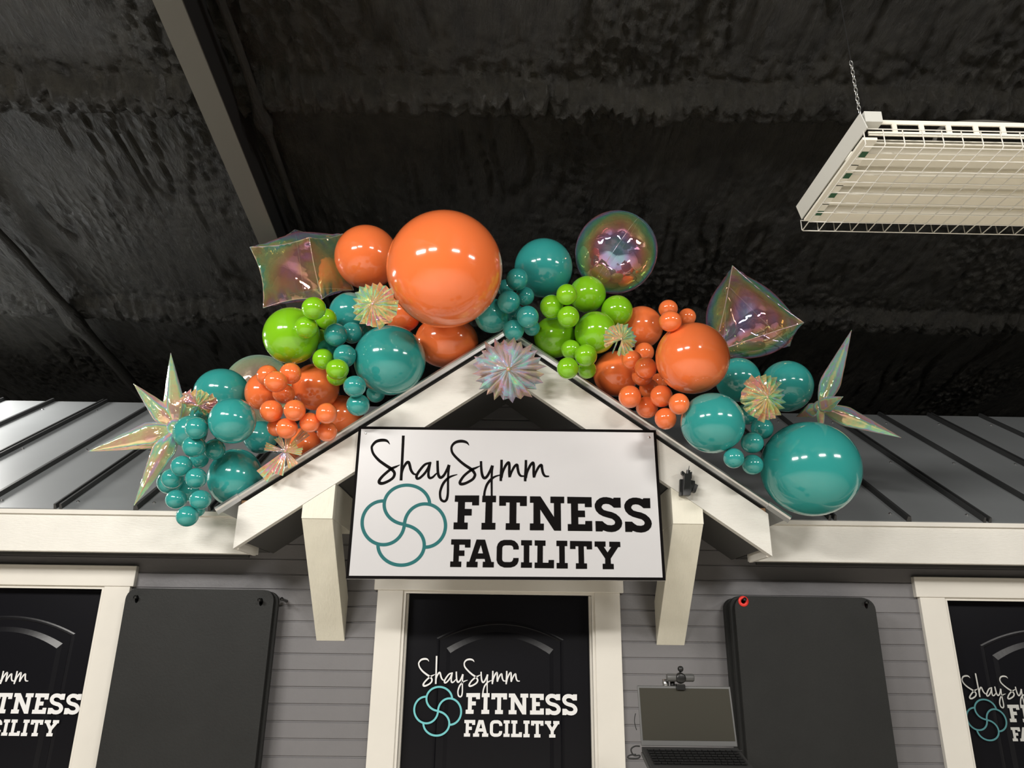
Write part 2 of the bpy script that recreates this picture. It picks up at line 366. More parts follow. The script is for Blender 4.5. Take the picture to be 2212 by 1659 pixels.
# ------------------------------------------------------------------ gable
GX, GS = .013, .70
def rake(side):
    s = side
    zt = lambda x: 2.982-GS*abs(x-GX)
    zb = lambda x: 2.815-GS*abs(x-GX)
    xo = GX+s*1.055
    return [(GX, zb(GX)), (GX, zt(GX)), (xo, zt(xo)), (xo, zb(xo)+.0)]
for s, lab in ((-1, 'white rake board of the gable on the side below the giant orange balloon'), (1, 'white rake board of the gable, the slope with the small black clamp')):
    tag(shift_origin(MB().prism(rake(s), 2.95, 2.985).build('rake_board', M['white_x'], bevel=.002)), lab, 'rake board')
g = empty('gable_roof', (GX, 2.95, 2.26)); tag(g, 'small projecting gable roof over the entrance door, hung with the sign and balloons', 'roof'); g['kind'] = 'structure'
def slope_poly(zoff, hx, y0):
    return None
for s in (-1, 1):
    xe = GX+s*1.12; zt = 3.005; ze = zt-GS*1.12
    yr = EY+(zt-EZ)/RS
    A, B, C_, D_ = Vector((GX, 2.94, zt)), Vector((xe, 2.94, ze)), Vector((xe, 3.24, ze)), Vector((GX, yr, zt))
    n = Vector((s*GS, 0, 1)).normalized()
    into(MB().extr([A, B, C_, D_], n*.008).build('roof_panel', M['roof']), g)
    # dark band above the white board
    x1 = GX+s*1.052
    into(MB().prism([(GX, 2.982), (GX, 3.004), (x1, 3.004-GS*1.052), (x1, 2.982-GS*1.052)], 2.968, 2.995).build('sub_fascia', M['black']), g)
    # underside boards
    xs_ = GX+s*1.03
    poly = [(GX, 2.985, 2.83), (xs_, 2.985, 2.83-GS*1.03), (xs_, 3.40, 2.83-GS*1.03), (GX, 3.40, 2.83)]
    into(MB().extr(poly, n*.012).build('underside', M['soffit']), g)
    # edge flashing: rolled galvanised strip
    a = Vector((GX, 2.936, 3.013)); b = Vector((GX+s*1.125, 2.936, 3.013-GS*1.125))
    d = b-a
    prof = [(0, .0), (-.004, .006), (0, .013), (.006, .016), (.03, .016), (.03, .012), (.008, .010), (.004, .005), (.006, -.012), (.003, -.012)]
    nn = n
    into(MB().extr([a+Vector((0, p[0], 0))+nn*(p[1]) for p in prof], d).build('edge_flashing', M['galv'], smooth=False), g)
    a2 = b-d.normalized()*.09
    into(MB().extr([a2+Vector((0, p[0]-.004, 0))+nn*(p[1]*1.25-.001) for p in prof], d.normalized()*.10).build('flashing_end_cap', M['galv']), g)
    into(MB().box(GX+s*1.035-.012, GX+s*1.035+.012, 2.957, 2.967, 3.0-GS*1.035-.026, 3.0-GS*1.035-.008).build('board_end', M['wood']), g)
    # return closing the gable's side, seen under the board
    xa, xb = sorted((GX+s*1.055, GX+s*1.043))
    into(MB().box(xa, xb, 2.985, 3.2, 2.815-GS*1.053, 2.982-GS*1.05).build('side_return', M['trim']), g)
# ------------------------------------------------------------------ brackets
def bracket(x0, x1, lab):
    t = empty('gable_bracket', ((x0+x1)/2, 3.4, 1.74)); tag(t, lab, 'bracket', 'timber brackets under the gable')
    zz_ = lambda x, o: 2.815-GS*abs(x-GX)+o
    into(MB().prism([(x0, 2.2), (x1, 2.2), (x1, zz_(x1, .008)), (x0, zz_(x0, .008))], 2.987, 3.4).build('beam', M['white_z'], bevel=.002), t)
    into(MB().prism([(x0, 2.2), (x1, 2.2), (x1, zz_(x1, -.001)), (x0, zz_(x0, -.001))], 2.952, 2.986).build('beam_end', M['white_z']), t)
    poly = [(x0, 2.955, 2.20), (x0, 3.4, 1.742), (x0, 3.4, 1.925), (x0, 3.13, 2.20)]
    into(MB().extr(poly, (x1-x0, 0, 0)).build('strut', M['white_z'], bevel=.002), t)
bracket(-.789, -.667, 'cream timber bracket with angled strut under the gable, beside the emblem end of the sign')
bracket(.684, .806, 'cream timber bracket with angled strut under the gable, just below the small black clamp')

# ------------------------------------------------------------------ lettering art (digitised in sign coordinates)
def cr_pts(pts, k=8):
    out = []
    n = len(pts)
    for i in range(n-1):
        p0, p1, p2, p3 = pts[max(i-1, 0)], pts[i], pts[i+1], pts[min(i+2, n-1)]
        for j in range(k):
            t = j/k
            out.append(tuple(.5*((2*b)+(-a+c)*t+(2*a-5*b+4*c-d)*t*t+(-a+3*b-3*c+d)*t**3) for a, b, c, d in zip(p0, p1, p2, p3)))
    out.append(pts[-1]); return out
def ZA(p): return (780+p[0]*.09946, 930+p[1]*.09946, p[2]*.09946)
def ZB(p): return (960+p[0]*.1085, 940+p[1]*.1085, p[2]*.1085)
SCRIPT = [
 [ZA(p) for p in [(625,300,8),(560,225,45),(450,210,60),(330,240,55),(250,320,46),(232,390,42),(270,510,46),(380,640,52),(520,745,56),(655,835,60),(715,900,52),(725,960,52),(690,1030,50),(600,1095,50),(480,1145,55),(405,1140,60),(395,1090,55),(450,1010,50),(550,915,50),(660,830,50),(760,785,36),(845,745,8)]],
 [ZA(p) for p in [(918,110,52),(895,600,50),(868,1085,52)]],
 [ZA(p) for p in [(878,980,36),(890,900,40),(925,800,42),(985,705,50),(1030,690,55),(1055,750,52),(1080,850,50),(1120,920,45),(1160,950,34),(1195,948,25)]],
 [ZA(p) for p in [(1525,695,25),(1480,705,36),(1380,745,45),(1270,870,48),(1210,970,50),(1205,1020,50),(1225,1046,45),(1290,1020,45),(1390,920,45),(1455,810,40),(1490,710,40)]],
 [ZA(p) for p in [(1505,690,45),(1482,800,45),(1463,920,45),(1468,1000,50),(1500,1033,45),(1560,1010,40),(1620,950,30),(1655,920,15)]],
 [ZA(p) for p in [(1660,655,45),(1663,800,48),(1672,930,50),(1700,1005,54),(1740,1020,52),(1800,970,48),(1860,860,44),(1910,745,50)]],
 [ZA(p) for p in [(1912,750,52),(1895,900,42),(1888,1100,40),(1885,1350,42),(1865,1480,46),(1830,1530,45),(1785,1535,45),(1735,1495,45),(1715,1400,42),(1725,1300,45),(1780,1160,48),(1870,1050,45),(1960,995,35),(2090,955,12)]],
 [ZB(p) for p in [(492,205,6),(440,145,40),(340,120,52),(230,140,48),(160,200,40),(140,275,38),(170,370,42),(280,490,45),(400,590,48),(540,685,52),(600,760,46),(605,810,46),(560,880,45),(440,950,45),(350,975,50),(312,960,50),(320,910,45),(400,800,42),(540,690,44),(620,655,34),(712,612,10)]],
 [ZB(p) for p in [(728,518,40),(735,680,42),(755,800,46),(795,855,48),(850,820,44),(910,710,42),(955,605,46)]],
 [ZB(p) for p in [(957,605,48),(945,720,38),(940,900,36),(942,1205,32)]],
 [ZB(p) for p in [(792,1205,40),(805,1110,38),(850,980,42),(930,880,45),(1010,825,30),(1105,795,18)]],
]
for dx, dy in ((0, 0), (485, 5)):
    for st in ([(1138,490,42),(1135,650,45),(1125,820,46),(1122,915,42)], [(1135,850,40),(1160,735,40),(1220,605,44),(1275,545,45),(1292,600,45),(1292,750,45),(1298,840,40)], [(1298,835,40),(1335,735,38),(1395,625,42),(1445,592,45),(1458,660,44),(1478,750,42),(1520,810,36),(1595 if dx == 0 else 1600,815,20)]):
        SCRIPT.append([ZB((x+dx, y+dy, w_)) for x, y, w_ in st])
def Z3(p): return (960+p[0]*.1085, 1060+p[1]*.1085)
def Z4(p): return (1180+p[0]*.1085, 1060+p[1]*.1085)
S_ = [(1340,140),(1476,140),(1483,338),(1345,338),(1300,297),(1245,268),(1185,260),(1130,272),(1100,315),(1105,345),(1145,385),(1220,408),(1300,425),(1390,465),(1460,525),(1500,590),(1512,650),(1495,720),(1450,775),(1380,812),(1300,825),(1210,815),(1130,787),(1120,812),(985,810),(978,605),(1118,608),(1165,650),(1220,683),(1300,690),(1355,672),(1372,635),(1360,600),(1310,560),(1220,535),(1130,508),(1050,465),(990,400),(965,330),(965,270),(1000,200),(1060,152),(1130,130),(1200,128),(1270,140),(1330,162)]
BLOCK = [
 [[Z3(p) for p in [(212,95),(692,95),(688,292),(552,292),(552,227),(410,227),(405,362),(545,365),(542,495),(400,495),(395,635),(465,635),(460,770),(180,768),(185,632),(258,632),(272,222),(205,220)]]],
 [[Z3(p) for p in [(757,100),(1028,100),(1026,230),(957,230),(950,640),(1016,640),(1013,775),(735,775),(740,640),(808,640),(822,230),(750,228)]]],
 [[Z3(p) for p in [(1092,103),(1640,108),(1640,305),(1505,305),(1503,235),(1435,235),(1430,648),(1500,650),(1498,782),(1218,780),(1222,648),(1293,648),(1298,235),(1226,233),(1224,300),(1090,300)]]],
 [[Z3(p) for p in [(1703,112),(1912,114),(2182,525),(2180,247),(2110,245),(2110,118),(2384,120),(2384,250),(2315,250),(2323,797),(2186,795),(1907,372),(1910,655),(1980,657),(1978,790),(1700,788),(1702,652),(1772,652),(1773,240),(1703,240)]]],
 [[Z4(p) for p in [(418,122),(900,130),(905,328),(768,328),(766,258),(630,258),(632,395),(768,397),(773,527),(636,527),(638,668),(775,670),(778,603),(912,603),(918,805),(430,800),(427,665),(498,665),(492,255),(420,253)]]],
 [[Z4(p) for p in S_]], [[Z4((x+589, y+10)) for x, y in S_]],
 [[Z3(p) for p in [(138,968),(522,970),(517,1132),(408,1132),(408,1075),(298,1075),(293,1190),(400,1190),(398,1298),(288,1298),(283,1410),(338,1412),(333,1520),(113,1518),(118,1408),(175,1410),(188,1075),(133,1072)]]],
 [[Z3(p) for p in [(640,972),(810,975),(935,1418),(985,1420),(982,1528),(760,1526),(765,1415),(812,1415),(800,1357),(630,1357),(612,1413),(662,1415),(658,1525),(438,1523),(443,1413),(495,1413)]], [Z3(p) for p in [(725,1080),(768,1248),(665,1248)]]],
 [[Z3(p) for p in [(1185,980),(1330,980),(1400,1002),(1455,1055),(1480,1115),(1480,1170),(1372,1170),(1370,1130),(1350,1098),(1310,1087),(1210,1087),(1170,1100),(1152,1135),(1148,1370),(1165,1405),(1200,1420),(1305,1422),(1345,1408),(1368,1370),(1370,1340),(1477,1340),(1475,1400),(1450,1460),(1400,1505),(1320,1530),(1190,1530),(1110,1500),(1060,1450),(1037,1380),(1043,1120),(1065,1055),(1115,1002)]]],
 [[Z3(p) for p in [(1527,985),(1743,988),(1743,1090),(1690,1090),(1688,1430),(1743,1430),(1741,1535),(1522,1533),(1525,1425),(1578,1425),(1580,1090),(1527,1088)]]],
 [[Z3(p) for p in [(1797,988),(2013,992),(2012,1097),(1960,1097),(1958,1433),(2070,1435),(2075,1380),(2182,1380),(2180,1545),(1795,1540),(1797,1430),(1848,1430),(1853,1095),(1798,1093)]]],
 [[Z4(p) for p in [(202,995),(418,998),(418,1103),(366,1103),(370,1440),(427,1440),(427,1550),(206,1548),(206,1438),(260,1438),(257,1103),(202,1102)]]],
 [[Z4(p) for p in [(472,1000),(908,1007),(912,1168),(806,1168),(802,1110),(746,1108),(754,1447),(810,1448),(812,1556),(590,1556),(590,1445),(644,1445),(638,1107),(581,1105),(582,1162),(473,1160)]]],
 [[Z4(p) for p in [(962,1010),(1178,1012),(1180,1115),(1145,1118),(1220,1230),(1293,1120),(1256,1118),(1253,1015),(1470,1018),(1475,1122),(1432,1122),(1282,1352),(1286,1455),(1342,1458),(1345,1563),(1124,1562),(1122,1455),(1174,1453),(1172,1350),(1012,1115),(962,1113)]]],
]
EMB = []
for cx, cy, rx, ry, a0, a1 in ((905, 460, 408, 352, 3, 264), (481, 783, 379, 392, 88, 356), (800, 1180, 415, 362, 179, 441), (1228, 832, 368, 388, 268, 536)):
    EMB.append([(770+(cx+rx*math.cos(math.radians(a)))*.12055, 1035+(cy-ry*math.sin(math.radians(a)))*.12055, 6.0) for a in (a0+(a1-a0)*i/60 for i in range(61))])
SY = 2.92
def onsign(q):
    p = at_y(q[0], q[1], SY); return (p.x, p.z)
PXM = (at_y(1101, 1090, SY)-at_y(1100, 1090, SY)).x     # metres per pixel on the sign
def ribbon(mb, pts, tr, y, th=.0008):
    P = [(tr((a, b)), c) for a, b, c in pts]
    L_, R_ = [], []
    for i, (p, wd) in enumerate(P):
        a, b = P[max(i-1, 0)][0], P[min(i+1, len(P)-1)][0]
        d = Vector((b[0]-a[0], b[1]-a[1])); d = d.normalized() if d.length > 1e-9 else Vector((1, 0)); n = Vector((-d.y, d.x))*(wd*1.12+.35)*PXM*.5*tr.k
        L_.append((p[0]+n.x, y-th, p[1]+n.y)); R_.append((p[0]-n.x, y-th, p[1]-n.y))
    n = len(P); vs_ = L_+R_; vs_ += [(a, y, c) for a, b, c in vs_]
    fs = []
    for i in range(n-1):
        fs.append((i, i+1, n+i+1, n+i)); fs.append((i, i+2*n, i+1+2*n, i+1)); fs.append((n+i, n+i+1, 3*n+i+1, 3*n+i))
    fs += [(0, n, 3*n, 2*n), (n-1, 3*n-1, 4*n-1, 2*n-1)]
    mb.add(vs_, fs)
class TR:
    def __init__(s, k, ox, oz, ax=0, az=0): s.k, s.ox, s.oz, s.ax, s.az = k, ox, oz, ax, az
    def __call__(s, q):
        x, z = onsign(q); return (s.ox+(x-s.ax)*s.k, s.oz+(z-s.az)*s.k)
def art(tr, y, ms, mt, mbk, parent):
    a = MB()
    for i, st in enumerate(SCRIPT): ribbon(a, cr_pts(st, 8), tr, y-.00003*i, .0008)
    into(a.build('script_lettering', ms, fix=False), parent)
    a = MB()
    for i, st in enumerate(EMB): ribbon(a, st, tr, y-.00003*i, .0008)
    into(a.build('emblem', mt, fix=False), parent)
    a = MB()
    for loops in BLOCK:
        L2 = [[tr(q) for q in lp] for lp in loops]
        flat = [p for lp in L2 for p in lp]
        tri = tessellate_polygon([[Vector((p[0], p[1], 0)) for p in lp] for lp in L2])
        n = len(flat); vs_ = [(p[0], y-.0014, p[1]) for p in flat]+[(p[0], y, p[1]) for p in flat]
        fs = [tuple(t) for t in tri]; o = 0
        for lp in L2:
            m_ = len(lp); fs += [(o+i, o+(i+1) % m_, o+(i+1) % m_+n, o+i+n) for i in range(m_)]; o += m_
        a.add(vs_, fs)
    into(a.build('block_lettering', mbk, fix=False), parent)
IDT = TR(1, 0, 0)
sg = empty('entrance_sign', (.022, SY, 1.97)); tag(sg, 'white rectangular sign with black lettering and teal four-loop emblem fixed to the gable', 'sign')
qx = [onsign(q) for q in ((775, 921), (1417, 929), (1438, 1254), (747, 1250))]
def inset(q, a):
    cx = sum(p[0] for p in q)/4; cz = sum(p[1] for p in q)/4
    return [(p[0]-a*(1 if p[0] > cx else -1), p[1]-a*(1 if p[1] > cz else -1)) for p in q]
into(MB().prism(qx, SY+.001, SY+.026).build('sign_edge', M['signw']), sg)
out_, in_ = inset(qx, .0), inset(qx, .011)
mb = MB()
for i in range(4):
    j = (i+1) % 4
    mb.prism([out_[i], out_[j], in_[j], in_[i]], SY-.0005, SY+.002)
into(mb.build('border', M['ink']), sg)
into(MB().prism(in_, SY, SY+.003).build('face', M['signw']), sg)
art(IDT, SY, M['ink'], M['inkteal'], M['ink'], sg)
for q in ((790, 936), (1402, 945)):
    p = at_y(*q, SY); into(MB().tube([p, p+Vector((0, -.003, 0)), p+Vector((0, -.004, 0))], [.0042, .0042, .002], 10).build('screw', M['screw']), sg)

# ------------------------------------------------------------------ doors
DY = 3.44      # door leaf face
def ribbed(mb, path, prof, y):   # sweep a bevel profile round an open path in x,z ; prof = [(offset towards centre, depth)]
    n = len(path); rings = []
    for i, p in enumerate(path):
        a, b = path[max(i-1, 0)], path[min(i+1, n-1)]
        d1 = Vector((p[0]-a[0], p[1]-a[1])) if i else Vector((b[0]-p[0], b[1]-p[1])); d2 = Vector((b[0]-p[0], b[1]-p[1])) if i < n-1 else d1
        d1.normalize(); d2.normalize(); n1, n2 = Vector((-d1.y, d1.x)), Vector((-d2.y, d2.x)); m_ = (n1+n2).normalized(); m_ = m_/max(.4, m_.dot(n1))
        rings.append([(p[0]-m_.x*o, y+dp, p[1]-m_.y*o) for o, dp in prof])
    k = len(prof)
    mb.add([q for r_ in rings for q in r_], [(i*k+j, i*k+j+1, (i+1)*k+j+1, (i+1)*k+j) for i in range(n-1) for j in range(k-1)])
def door(name, x0, x1, arch, dec):
    zt = 1.945; t = empty(name, ((x0+x1)/2, DY, FLOOR)); tag(t, None, None, None, 'structure')
    into(MB().box(x0, x1, DY, DY+.04, FLOOR+.01, zt).build('door_leaf', M['door']), t)
    cw = .112
    for s, xe in ((-1, x0), (1, x1)):
        a, b = sorted((xe+s*.012, xe+s*(.012+cw)))
        into(MB().box(a, b, DW-.02, DW+.004, FLOOR, zt+.012).build('casing', M['trim'], bevel=.002), t)
        a, b = sorted((xe, xe+s*.014))
        into(MB().box(a, b, DW-.012, DY+.06, FLOOR, zt+.014).build('jamb', M['trim']), t)
        a, b = sorted((xe-s*.010, xe+s*.002))
        into(MB().box(a, b, DW+.012, DY-.001, FLOOR, zt).build('door_stop', M['trim'], bevel=.002), t)
    into(MB().box(x0-.14, x1+.14, DW-.026, DW+.004, zt+.012, zt+.10).build('header', M['trim'], bevel=.003), t)
    into(MB().box(x0, x1, DW-.012, DY+.06, zt, zt+.014).build('head_jamb', M['trim']), t)
    # arched raised panel
    ax0, ax1, zs, zc, zb = arch
    path = [(ax0, zb), (ax0, zs)]
    for i in range(1, 24):
        u = i/24; x = ax0+(ax1-ax0)*u; path.append((x, zs+(zc-zs)*(1-(2*u-1)**2)))
    path += [(ax1, zs), (ax1, zb)]
    mb = MB(); path = path[::-1]
    ribbed(mb, path, [(-.004, -.0002), (0, -.004), (-.0, -.005), (.006, -.002), (.012, -.0002)][::-1], DY)
    ribbed(mb, path, [(-.03, -.0002), (-.032, -.006), (-.05, -.0065)], DY) if False else None
    inner = [(-x_, d_) for x_, d_ in ((0, 0),)]
    into(mb.build('panel_moulding', M['door'], fix=True), t)
    ins = .034
    p2 = []
    for (x, z) in path:
        u = (x-ax0)/(ax1-ax0); p2.append((ax0+ins+(ax1-ax0-2*ins)*u, z-ins if z > zs-.01 else z))
    p3 = [(p[0]+( .02*(1-2*(p[0]-ax0)/(ax1-ax0))), p[1]-(.02 if p[1] > zb+.01 else 0)) for p in p2]
    n = len(p2)
    mb = MB().add([(p[0], DY-.0005, p[1]) for p in p2]+[(p[0], DY-.008, p[1]) for p in p3], [(i, i+1, n+i+1, n+i) for i in range(n-1)])
    tri = tessellate_polygon([[Vector((p[0], p[1], 0)) for p in p3]])
    mb.add([(p[0], DY-.008, p[1]) for p in p3], [tuple(q) for q in tri])
    into(mb.build('raised_panel', M['door']), t)
    tr, ms, mt, mk = dec
    art(tr, DY-.0095, ms, mt, mk, t)
    return t
_c = onsign((873.7, 1132.4)); _e = onsign((1408.5, 1120))
k0 = (at_y(1247.5, 1529, DY).x-at_y(946.6, 1535, DY).x)/(_e[0]-_c[0])
pc = at_y(946.6, 1535.1, DY)
door('door_1', -.412, .405, (-.262, .272, 1.753, 1.822, FLOOR+1.0), (TR(k0, pc.x, pc.z, *_c), M['vwhite'], M['vcyan'], M['vwhite']))
pe = at_y(178, 1519, DY)
kl = k0*.97
_e2 = onsign((1408.5, 1110))
door('door_2', -2.62, -1.742, (-2.44, -1.86, 1.752, 1.818, FLOOR+1.0), (TR(kl, pe.x, pe.z, *_e2), M['vwhite'], M['vcyan'], M['vwhite']))
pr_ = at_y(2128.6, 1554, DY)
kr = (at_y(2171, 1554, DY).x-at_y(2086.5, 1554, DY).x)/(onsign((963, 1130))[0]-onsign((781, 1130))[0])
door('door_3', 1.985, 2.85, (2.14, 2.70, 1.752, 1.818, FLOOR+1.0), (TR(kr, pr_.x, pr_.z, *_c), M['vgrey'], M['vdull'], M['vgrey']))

# ------------------------------------------------------------------ hanging mats
def rrect(x0, x1, z0, z1, r, n=6):
    pts = []
    for cx, cz, a0 in ((x1-r, z1-r, 0), (x0+r, z1-r, 90), (x0+r, z0+r, 180), (x1-r, z0+r, 270)):
        for i in range(n+1):
            a = math.radians(a0+90*i/n); pts.append((cx+r*math.cos(a), cz+r*math.sin(a)))
    return pts
def mat_obj(x0, x1, z0, z1, y0, y1, holes, lab, grom=(), r=.045):
    outer = rrect(x0, x1, z0, z1, r)
    loops = [outer]+[[(hx+rx*math.cos(-2*math.pi*i/20), hz+rz*math.sin(-2*math.pi*i/20)) for i in range(20)] for hx, hz, rx, rz in holes]
    flat = [p for lp in loops for p in lp]; n = len(flat)
    tri = tessellate_polygon([[Vector((p[0], p[1], 0)) for p in lp] for lp in loops])
    vs_ = [(p[0], y0, p[1]) for p in flat]+[(p[0], y1, p[1]) for p in flat]
    fs = [tuple(t) for t in tri]+[tuple(i+n for i in reversed(t)) for t in tri]; o = 0
    for lp in loops:
        m_ = len(lp); fs += [(o+i, o+(i+1) % m_, o+(i+1) % m_+n, o+i+n) for i in range(m_)]; o += m_
    t = empty('exercise_mat', ((x0+x1)/2, y1, z0)); tag(t, lab, 'mat', 'black exercise mats hung on the wall')
    into(MB().add(vs_, fs).build('foam_pad', M['mat'], bevel=0), t)
    for gx, gz, m_, r0, r1 in grom:
        mb = MB(); k = 28
        ring = lambda r_, y_: [(gx+r_*math.cos(2*math.pi*i/k), y_, gz+r_*math.sin(2*math.pi*i/k)) for i in range(k)]
        R4 = [ring(r1, y0+.001), ring(r1, y0-.002), ring(r0+.002, y0-.003), ring(r0, y0-.001), ring(r0, y1)]
        mb.add([q for r_ in R4 for q in r_], [(a*k+i, a*k+(i+1) % k, (a+1)*k+(i+1) % k, (a+1)*k+i) for a in range(4) for i in range(k)])
        into(mb.build('grommet', m_, smooth=True), t)
    return t
def hook(x, z, y0, lab):
    t = tag(MB().tube([(x, DW+.004, z), (x, y0, z+.004), (x, y0-.004, z+.005)], [.006, .006, .008], 10).build('mat_hook', M['screw'] if False else M['plastic'], smooth=True), lab, 'hook', 'hooks carrying the exercise mats')
    shift_origin(t)
zb = FLOOR+.45
lx0, lx1 = -1.588, -.962
mat_obj(lx0, lx1, zb, 1.945, 3.295, 3.318, ((lx0+.048, 1.90, .008, .016), (lx1-.052, 1.895, .008, .016)), 'front black exercise mat with two oval holes hanging between the first door and the bracket')
mat_obj(lx0+.005, lx1+.012, zb-.01, 1.94, 3.322, 3.345, ((lx0+.05, 1.895, .008, .016), (lx1-.05, 1.89, .008, .016)), 'middle black exercise mat, only its edge showing behind the front one by the bracket')
mat_obj(lx0-.008, lx1+.004, zb-.01, 1.942, 3.349, 3.372, ((lx0+.05, 1.895, .008, .016), (lx1-.05, 1.89, .008, .016)), 'innermost black exercise mat against the wall beside the cropped door lettering')
hook(lx0+.048, 1.903, 3.28, 'short dark hook in the mat hole nearest the cropped door lettering')
hook(lx1-.052, 1.898, 3.27, 'short dark hook in the mat hole near the cream bracket')
hook(lx1+.028, 1.905, 3.32, 'spare hook sticking out beside the mat stack, next to the bracket')
rx0, rx1 = .99, 1.585
a = at_y(1605, 1299, 3.24); b = at_y(1870, 1307, 3.24)
mat_obj(rx0, rx1, zb, 1.94, 3.235, 3.262, ((a.x, a.z, .0095, .0095), (b.x, b.z, .0075, .015)), 'front black exercise mat with a red ringed hole hanging above the laptop corner', ((a.x, a.z, M['red'], .0095, .0215),))
a2 = at_y(1872, 1312, 3.28)
mat_obj(rx0-.01, rx1+.006, zb-.01, 1.945, 3.266, 3.292, ((a2.x-.01, 1.9, .010, .010),), 'second black exercise mat beside the laptop, its red ring glimpsed through a hole', ((b.x+.006, b.z-.008, M['red'], .006, .016),))
mat_obj(rx0-.004, rx1, zb-.01, 1.94, 3.296, 3.322, ((rx0+.05, 1.9, .009, .015),), 'third black exercise mat of the laptop side stack, showing only its edge')
mat_obj(rx0-.012, rx1-.003, zb-.02, 1.94, 3.326, 3.372, ((rx0+.05, 1.9, .009, .015),), 'thick black exercise mat lying against the wall at the laptop side')
hook(a.x+.002, a.z+.003, 3.222, 'short dark hook inside the red ring of the mat')
hook(b.x-.001, b.z+.006, 3.225, 'short hook in the mat hole nearest the door with grey lettering')

# ------------------------------------------------------------------ clamp on the rake board
c = empty('black_clamp_mount', at_y(1485, 1045, 2.95)); tag(c, 'small black plastic clamp mount with a pin fixed to the white rake board', 'clamp')
def CP(u, v, y=2.93): return at_y(u, v, y)
def slab(pts, y0, y1, name, m=M['plastic']):
    P = [at_y(u, v, (y0+y1)/2) for u, v in pts]
    into(MB().prism([(p.x, p.z) for p in P], y0, y1).build(name, m, bevel=.001), c)
slab([(1468, 1036), (1478, 1036), (1480, 1071), (1467, 1071)], 2.93, 2.949, 'back_plate')
slab([(1477, 1024), (1491, 1024), (1492, 1060), (1490, 1071), (1474, 1071)], 2.912, 2.938, 'body')
slab([(1490, 1038), (1500, 1040), (1500, 1062), (1490, 1064)], 2.925, 2.949, 'side_block')
slab([(1500, 1046), (1507, 1049), (1501, 1065), (1494, 1062)], 2.918, 2.94, 'lever')
slab([(1471, 1019), (1474, 1018), (1484, 1027), (1480, 1031), (1471, 1024)], 2.918, 2.935, 'wing')
slab([(1486, 1021), (1494, 1020), (1493, 1035), (1486, 1034)], 2.915, 2.935, 'jaw')
into(MB().tube([CP(1486, 1026, 2.92), CP(1487, 1016, 2.92)], .0075, 12).build('knob', M['plastic']), c)
into(MB().tube([CP(1487, 1018, 2.92), CP(1489, 1006, 2.92)], [.002, .0012], 8).build('pin', M['plastic']), c)

# ------------------------------------------------------------------ laptop on a stand with webcam
LY = 2.62
tl, tr_, bl, br = at_y(1378, 1481, LY), at_y(1576, 1483, LY), at_y(1381, 1603, LY-.03), at_y(1581, 1603, LY-.03)
lap = empty('laptop', (bl+br)/2); tag(lap, 'open grey laptop with a blank dark screen in front of the mats', 'laptop')
cx = (tl.x+tr_.x)/2; hw = (tr_.x-tl.x)/2+.002; zt_, zb_ = (tl.z+tr_.z)/2, (bl.z+br.z)/2
def lid(poly_y0, x0, x1, z0, z1, th):
    f = lambda z: LY-.03+.03*(z-zb_)/(zt_-zb_)
    return [(x0, f(z0)+poly_y0, z0), (x1, f(z0)+poly_y0, z0), (x1, f(z1)+poly_y0, z1), (x0, f(z1)+poly_y0, z1)]
into(MB().extr(lid(0, cx-hw, cx+hw, zb_-.012, zt_, 0), (0, .007, 0)).build('lid', M['laptop'], bevel=.002), lap)
into(MB().extr(lid(-.001, cx-hw+.006, cx+hw-.006, zb_+.004, zt_-.007, 0), (0, .0005, 0)).build('screen', M['screen']), lap)
hz = zb_-.014; hyy = LY-.032; fy = hyy-.235; fz = at_y(1480, 1688, fy).z
into(MB().extr([(cx-hw, hyy, hz), (cx+hw, hyy, hz), (cx+hw, fy, fz), (cx-hw, fy, fz)], (0, 0, -.013)).build('base', M['deck'], bevel=.002), lap)
sl = (hz-fz)/(hyy-fy)
kb = MB()
for r_ in range(6):
    y = hyy-.022-r_*.0185; x = cx-hw+.012; widths = [1]*15
    if r_ == 5: widths = [1.2, 1, 1, 1, 5.6, 1, 1, 1, 1.1, 1.1]
    tot = sum(widths); sc_ = (2*hw-.024)/tot
    for wd in widths:
        x2 = x+wd*sc_
        z = fz+(y-fy)*sl
        kb.box(x+.001, x2-.001, y-.016, y, z-.001, z+.0022); x = x2
o_ = into(kb.build('keyboard', M['key']), lap)
ly_ = M['vgrey']
leg = MB(); random.seed(3)
for r_ in range(5):
    y = hyy-.030-r_*.0185; sc_ = (2*hw-.024)/15
    for k in range(15):
        xx = cx-hw+.012+(k+.35)*sc_; z = fz+(y-fy)*sl+.0024
        leg.box(xx, xx+.003+.002*random.random(), y-.002, y+.001, z, z+.0002)
into(leg.build('key_legends', M['vgrey']), lap)
into(MB().box(cx-.05, cx+.05, fy+.015, fy+.075, fz+.001, fz+.0052).build('touchpad', M['deck']), lap)
wc = empty('webcam', (cx, LY, zt_)); tag(wc, 'small dark webcam with translucent side arms clipped on the laptop lid', 'webcam')
wp = at_y(1470, 1462, LY-.01)
into(MB().box(wp.x-.014, wp.x+.014, LY-.012, LY+.018, zt_-.012, zt_+.006).build('clip', M['plastic'], bevel=.002), wc)
mb = MB(); mb.tube([(wp.x-.045, LY-.004, wp.z-.003), (wp.x-.042, LY-.004, wp.z-.003), (wp.x+.042, LY-.004, wp.z-.003), (wp.x+.045, LY-.004, wp.z-.003)], [.010, .0125, .0125, .010], 16)
into(mb.build('cross_arm', M['laptop'], smooth=True), wc)
mb = MB(); mb.tube([(wp.x, LY+.004, wp.z-.004), (wp.x, LY-.008, wp.z-.004), (wp.x, LY-.018, wp.z-.004), (wp.x, LY-.02, wp.z-.004)], [.016, .0175, .016, .010], 20)
into(mb.build('lens_barrel', M['plastic'], smooth=True), wc)
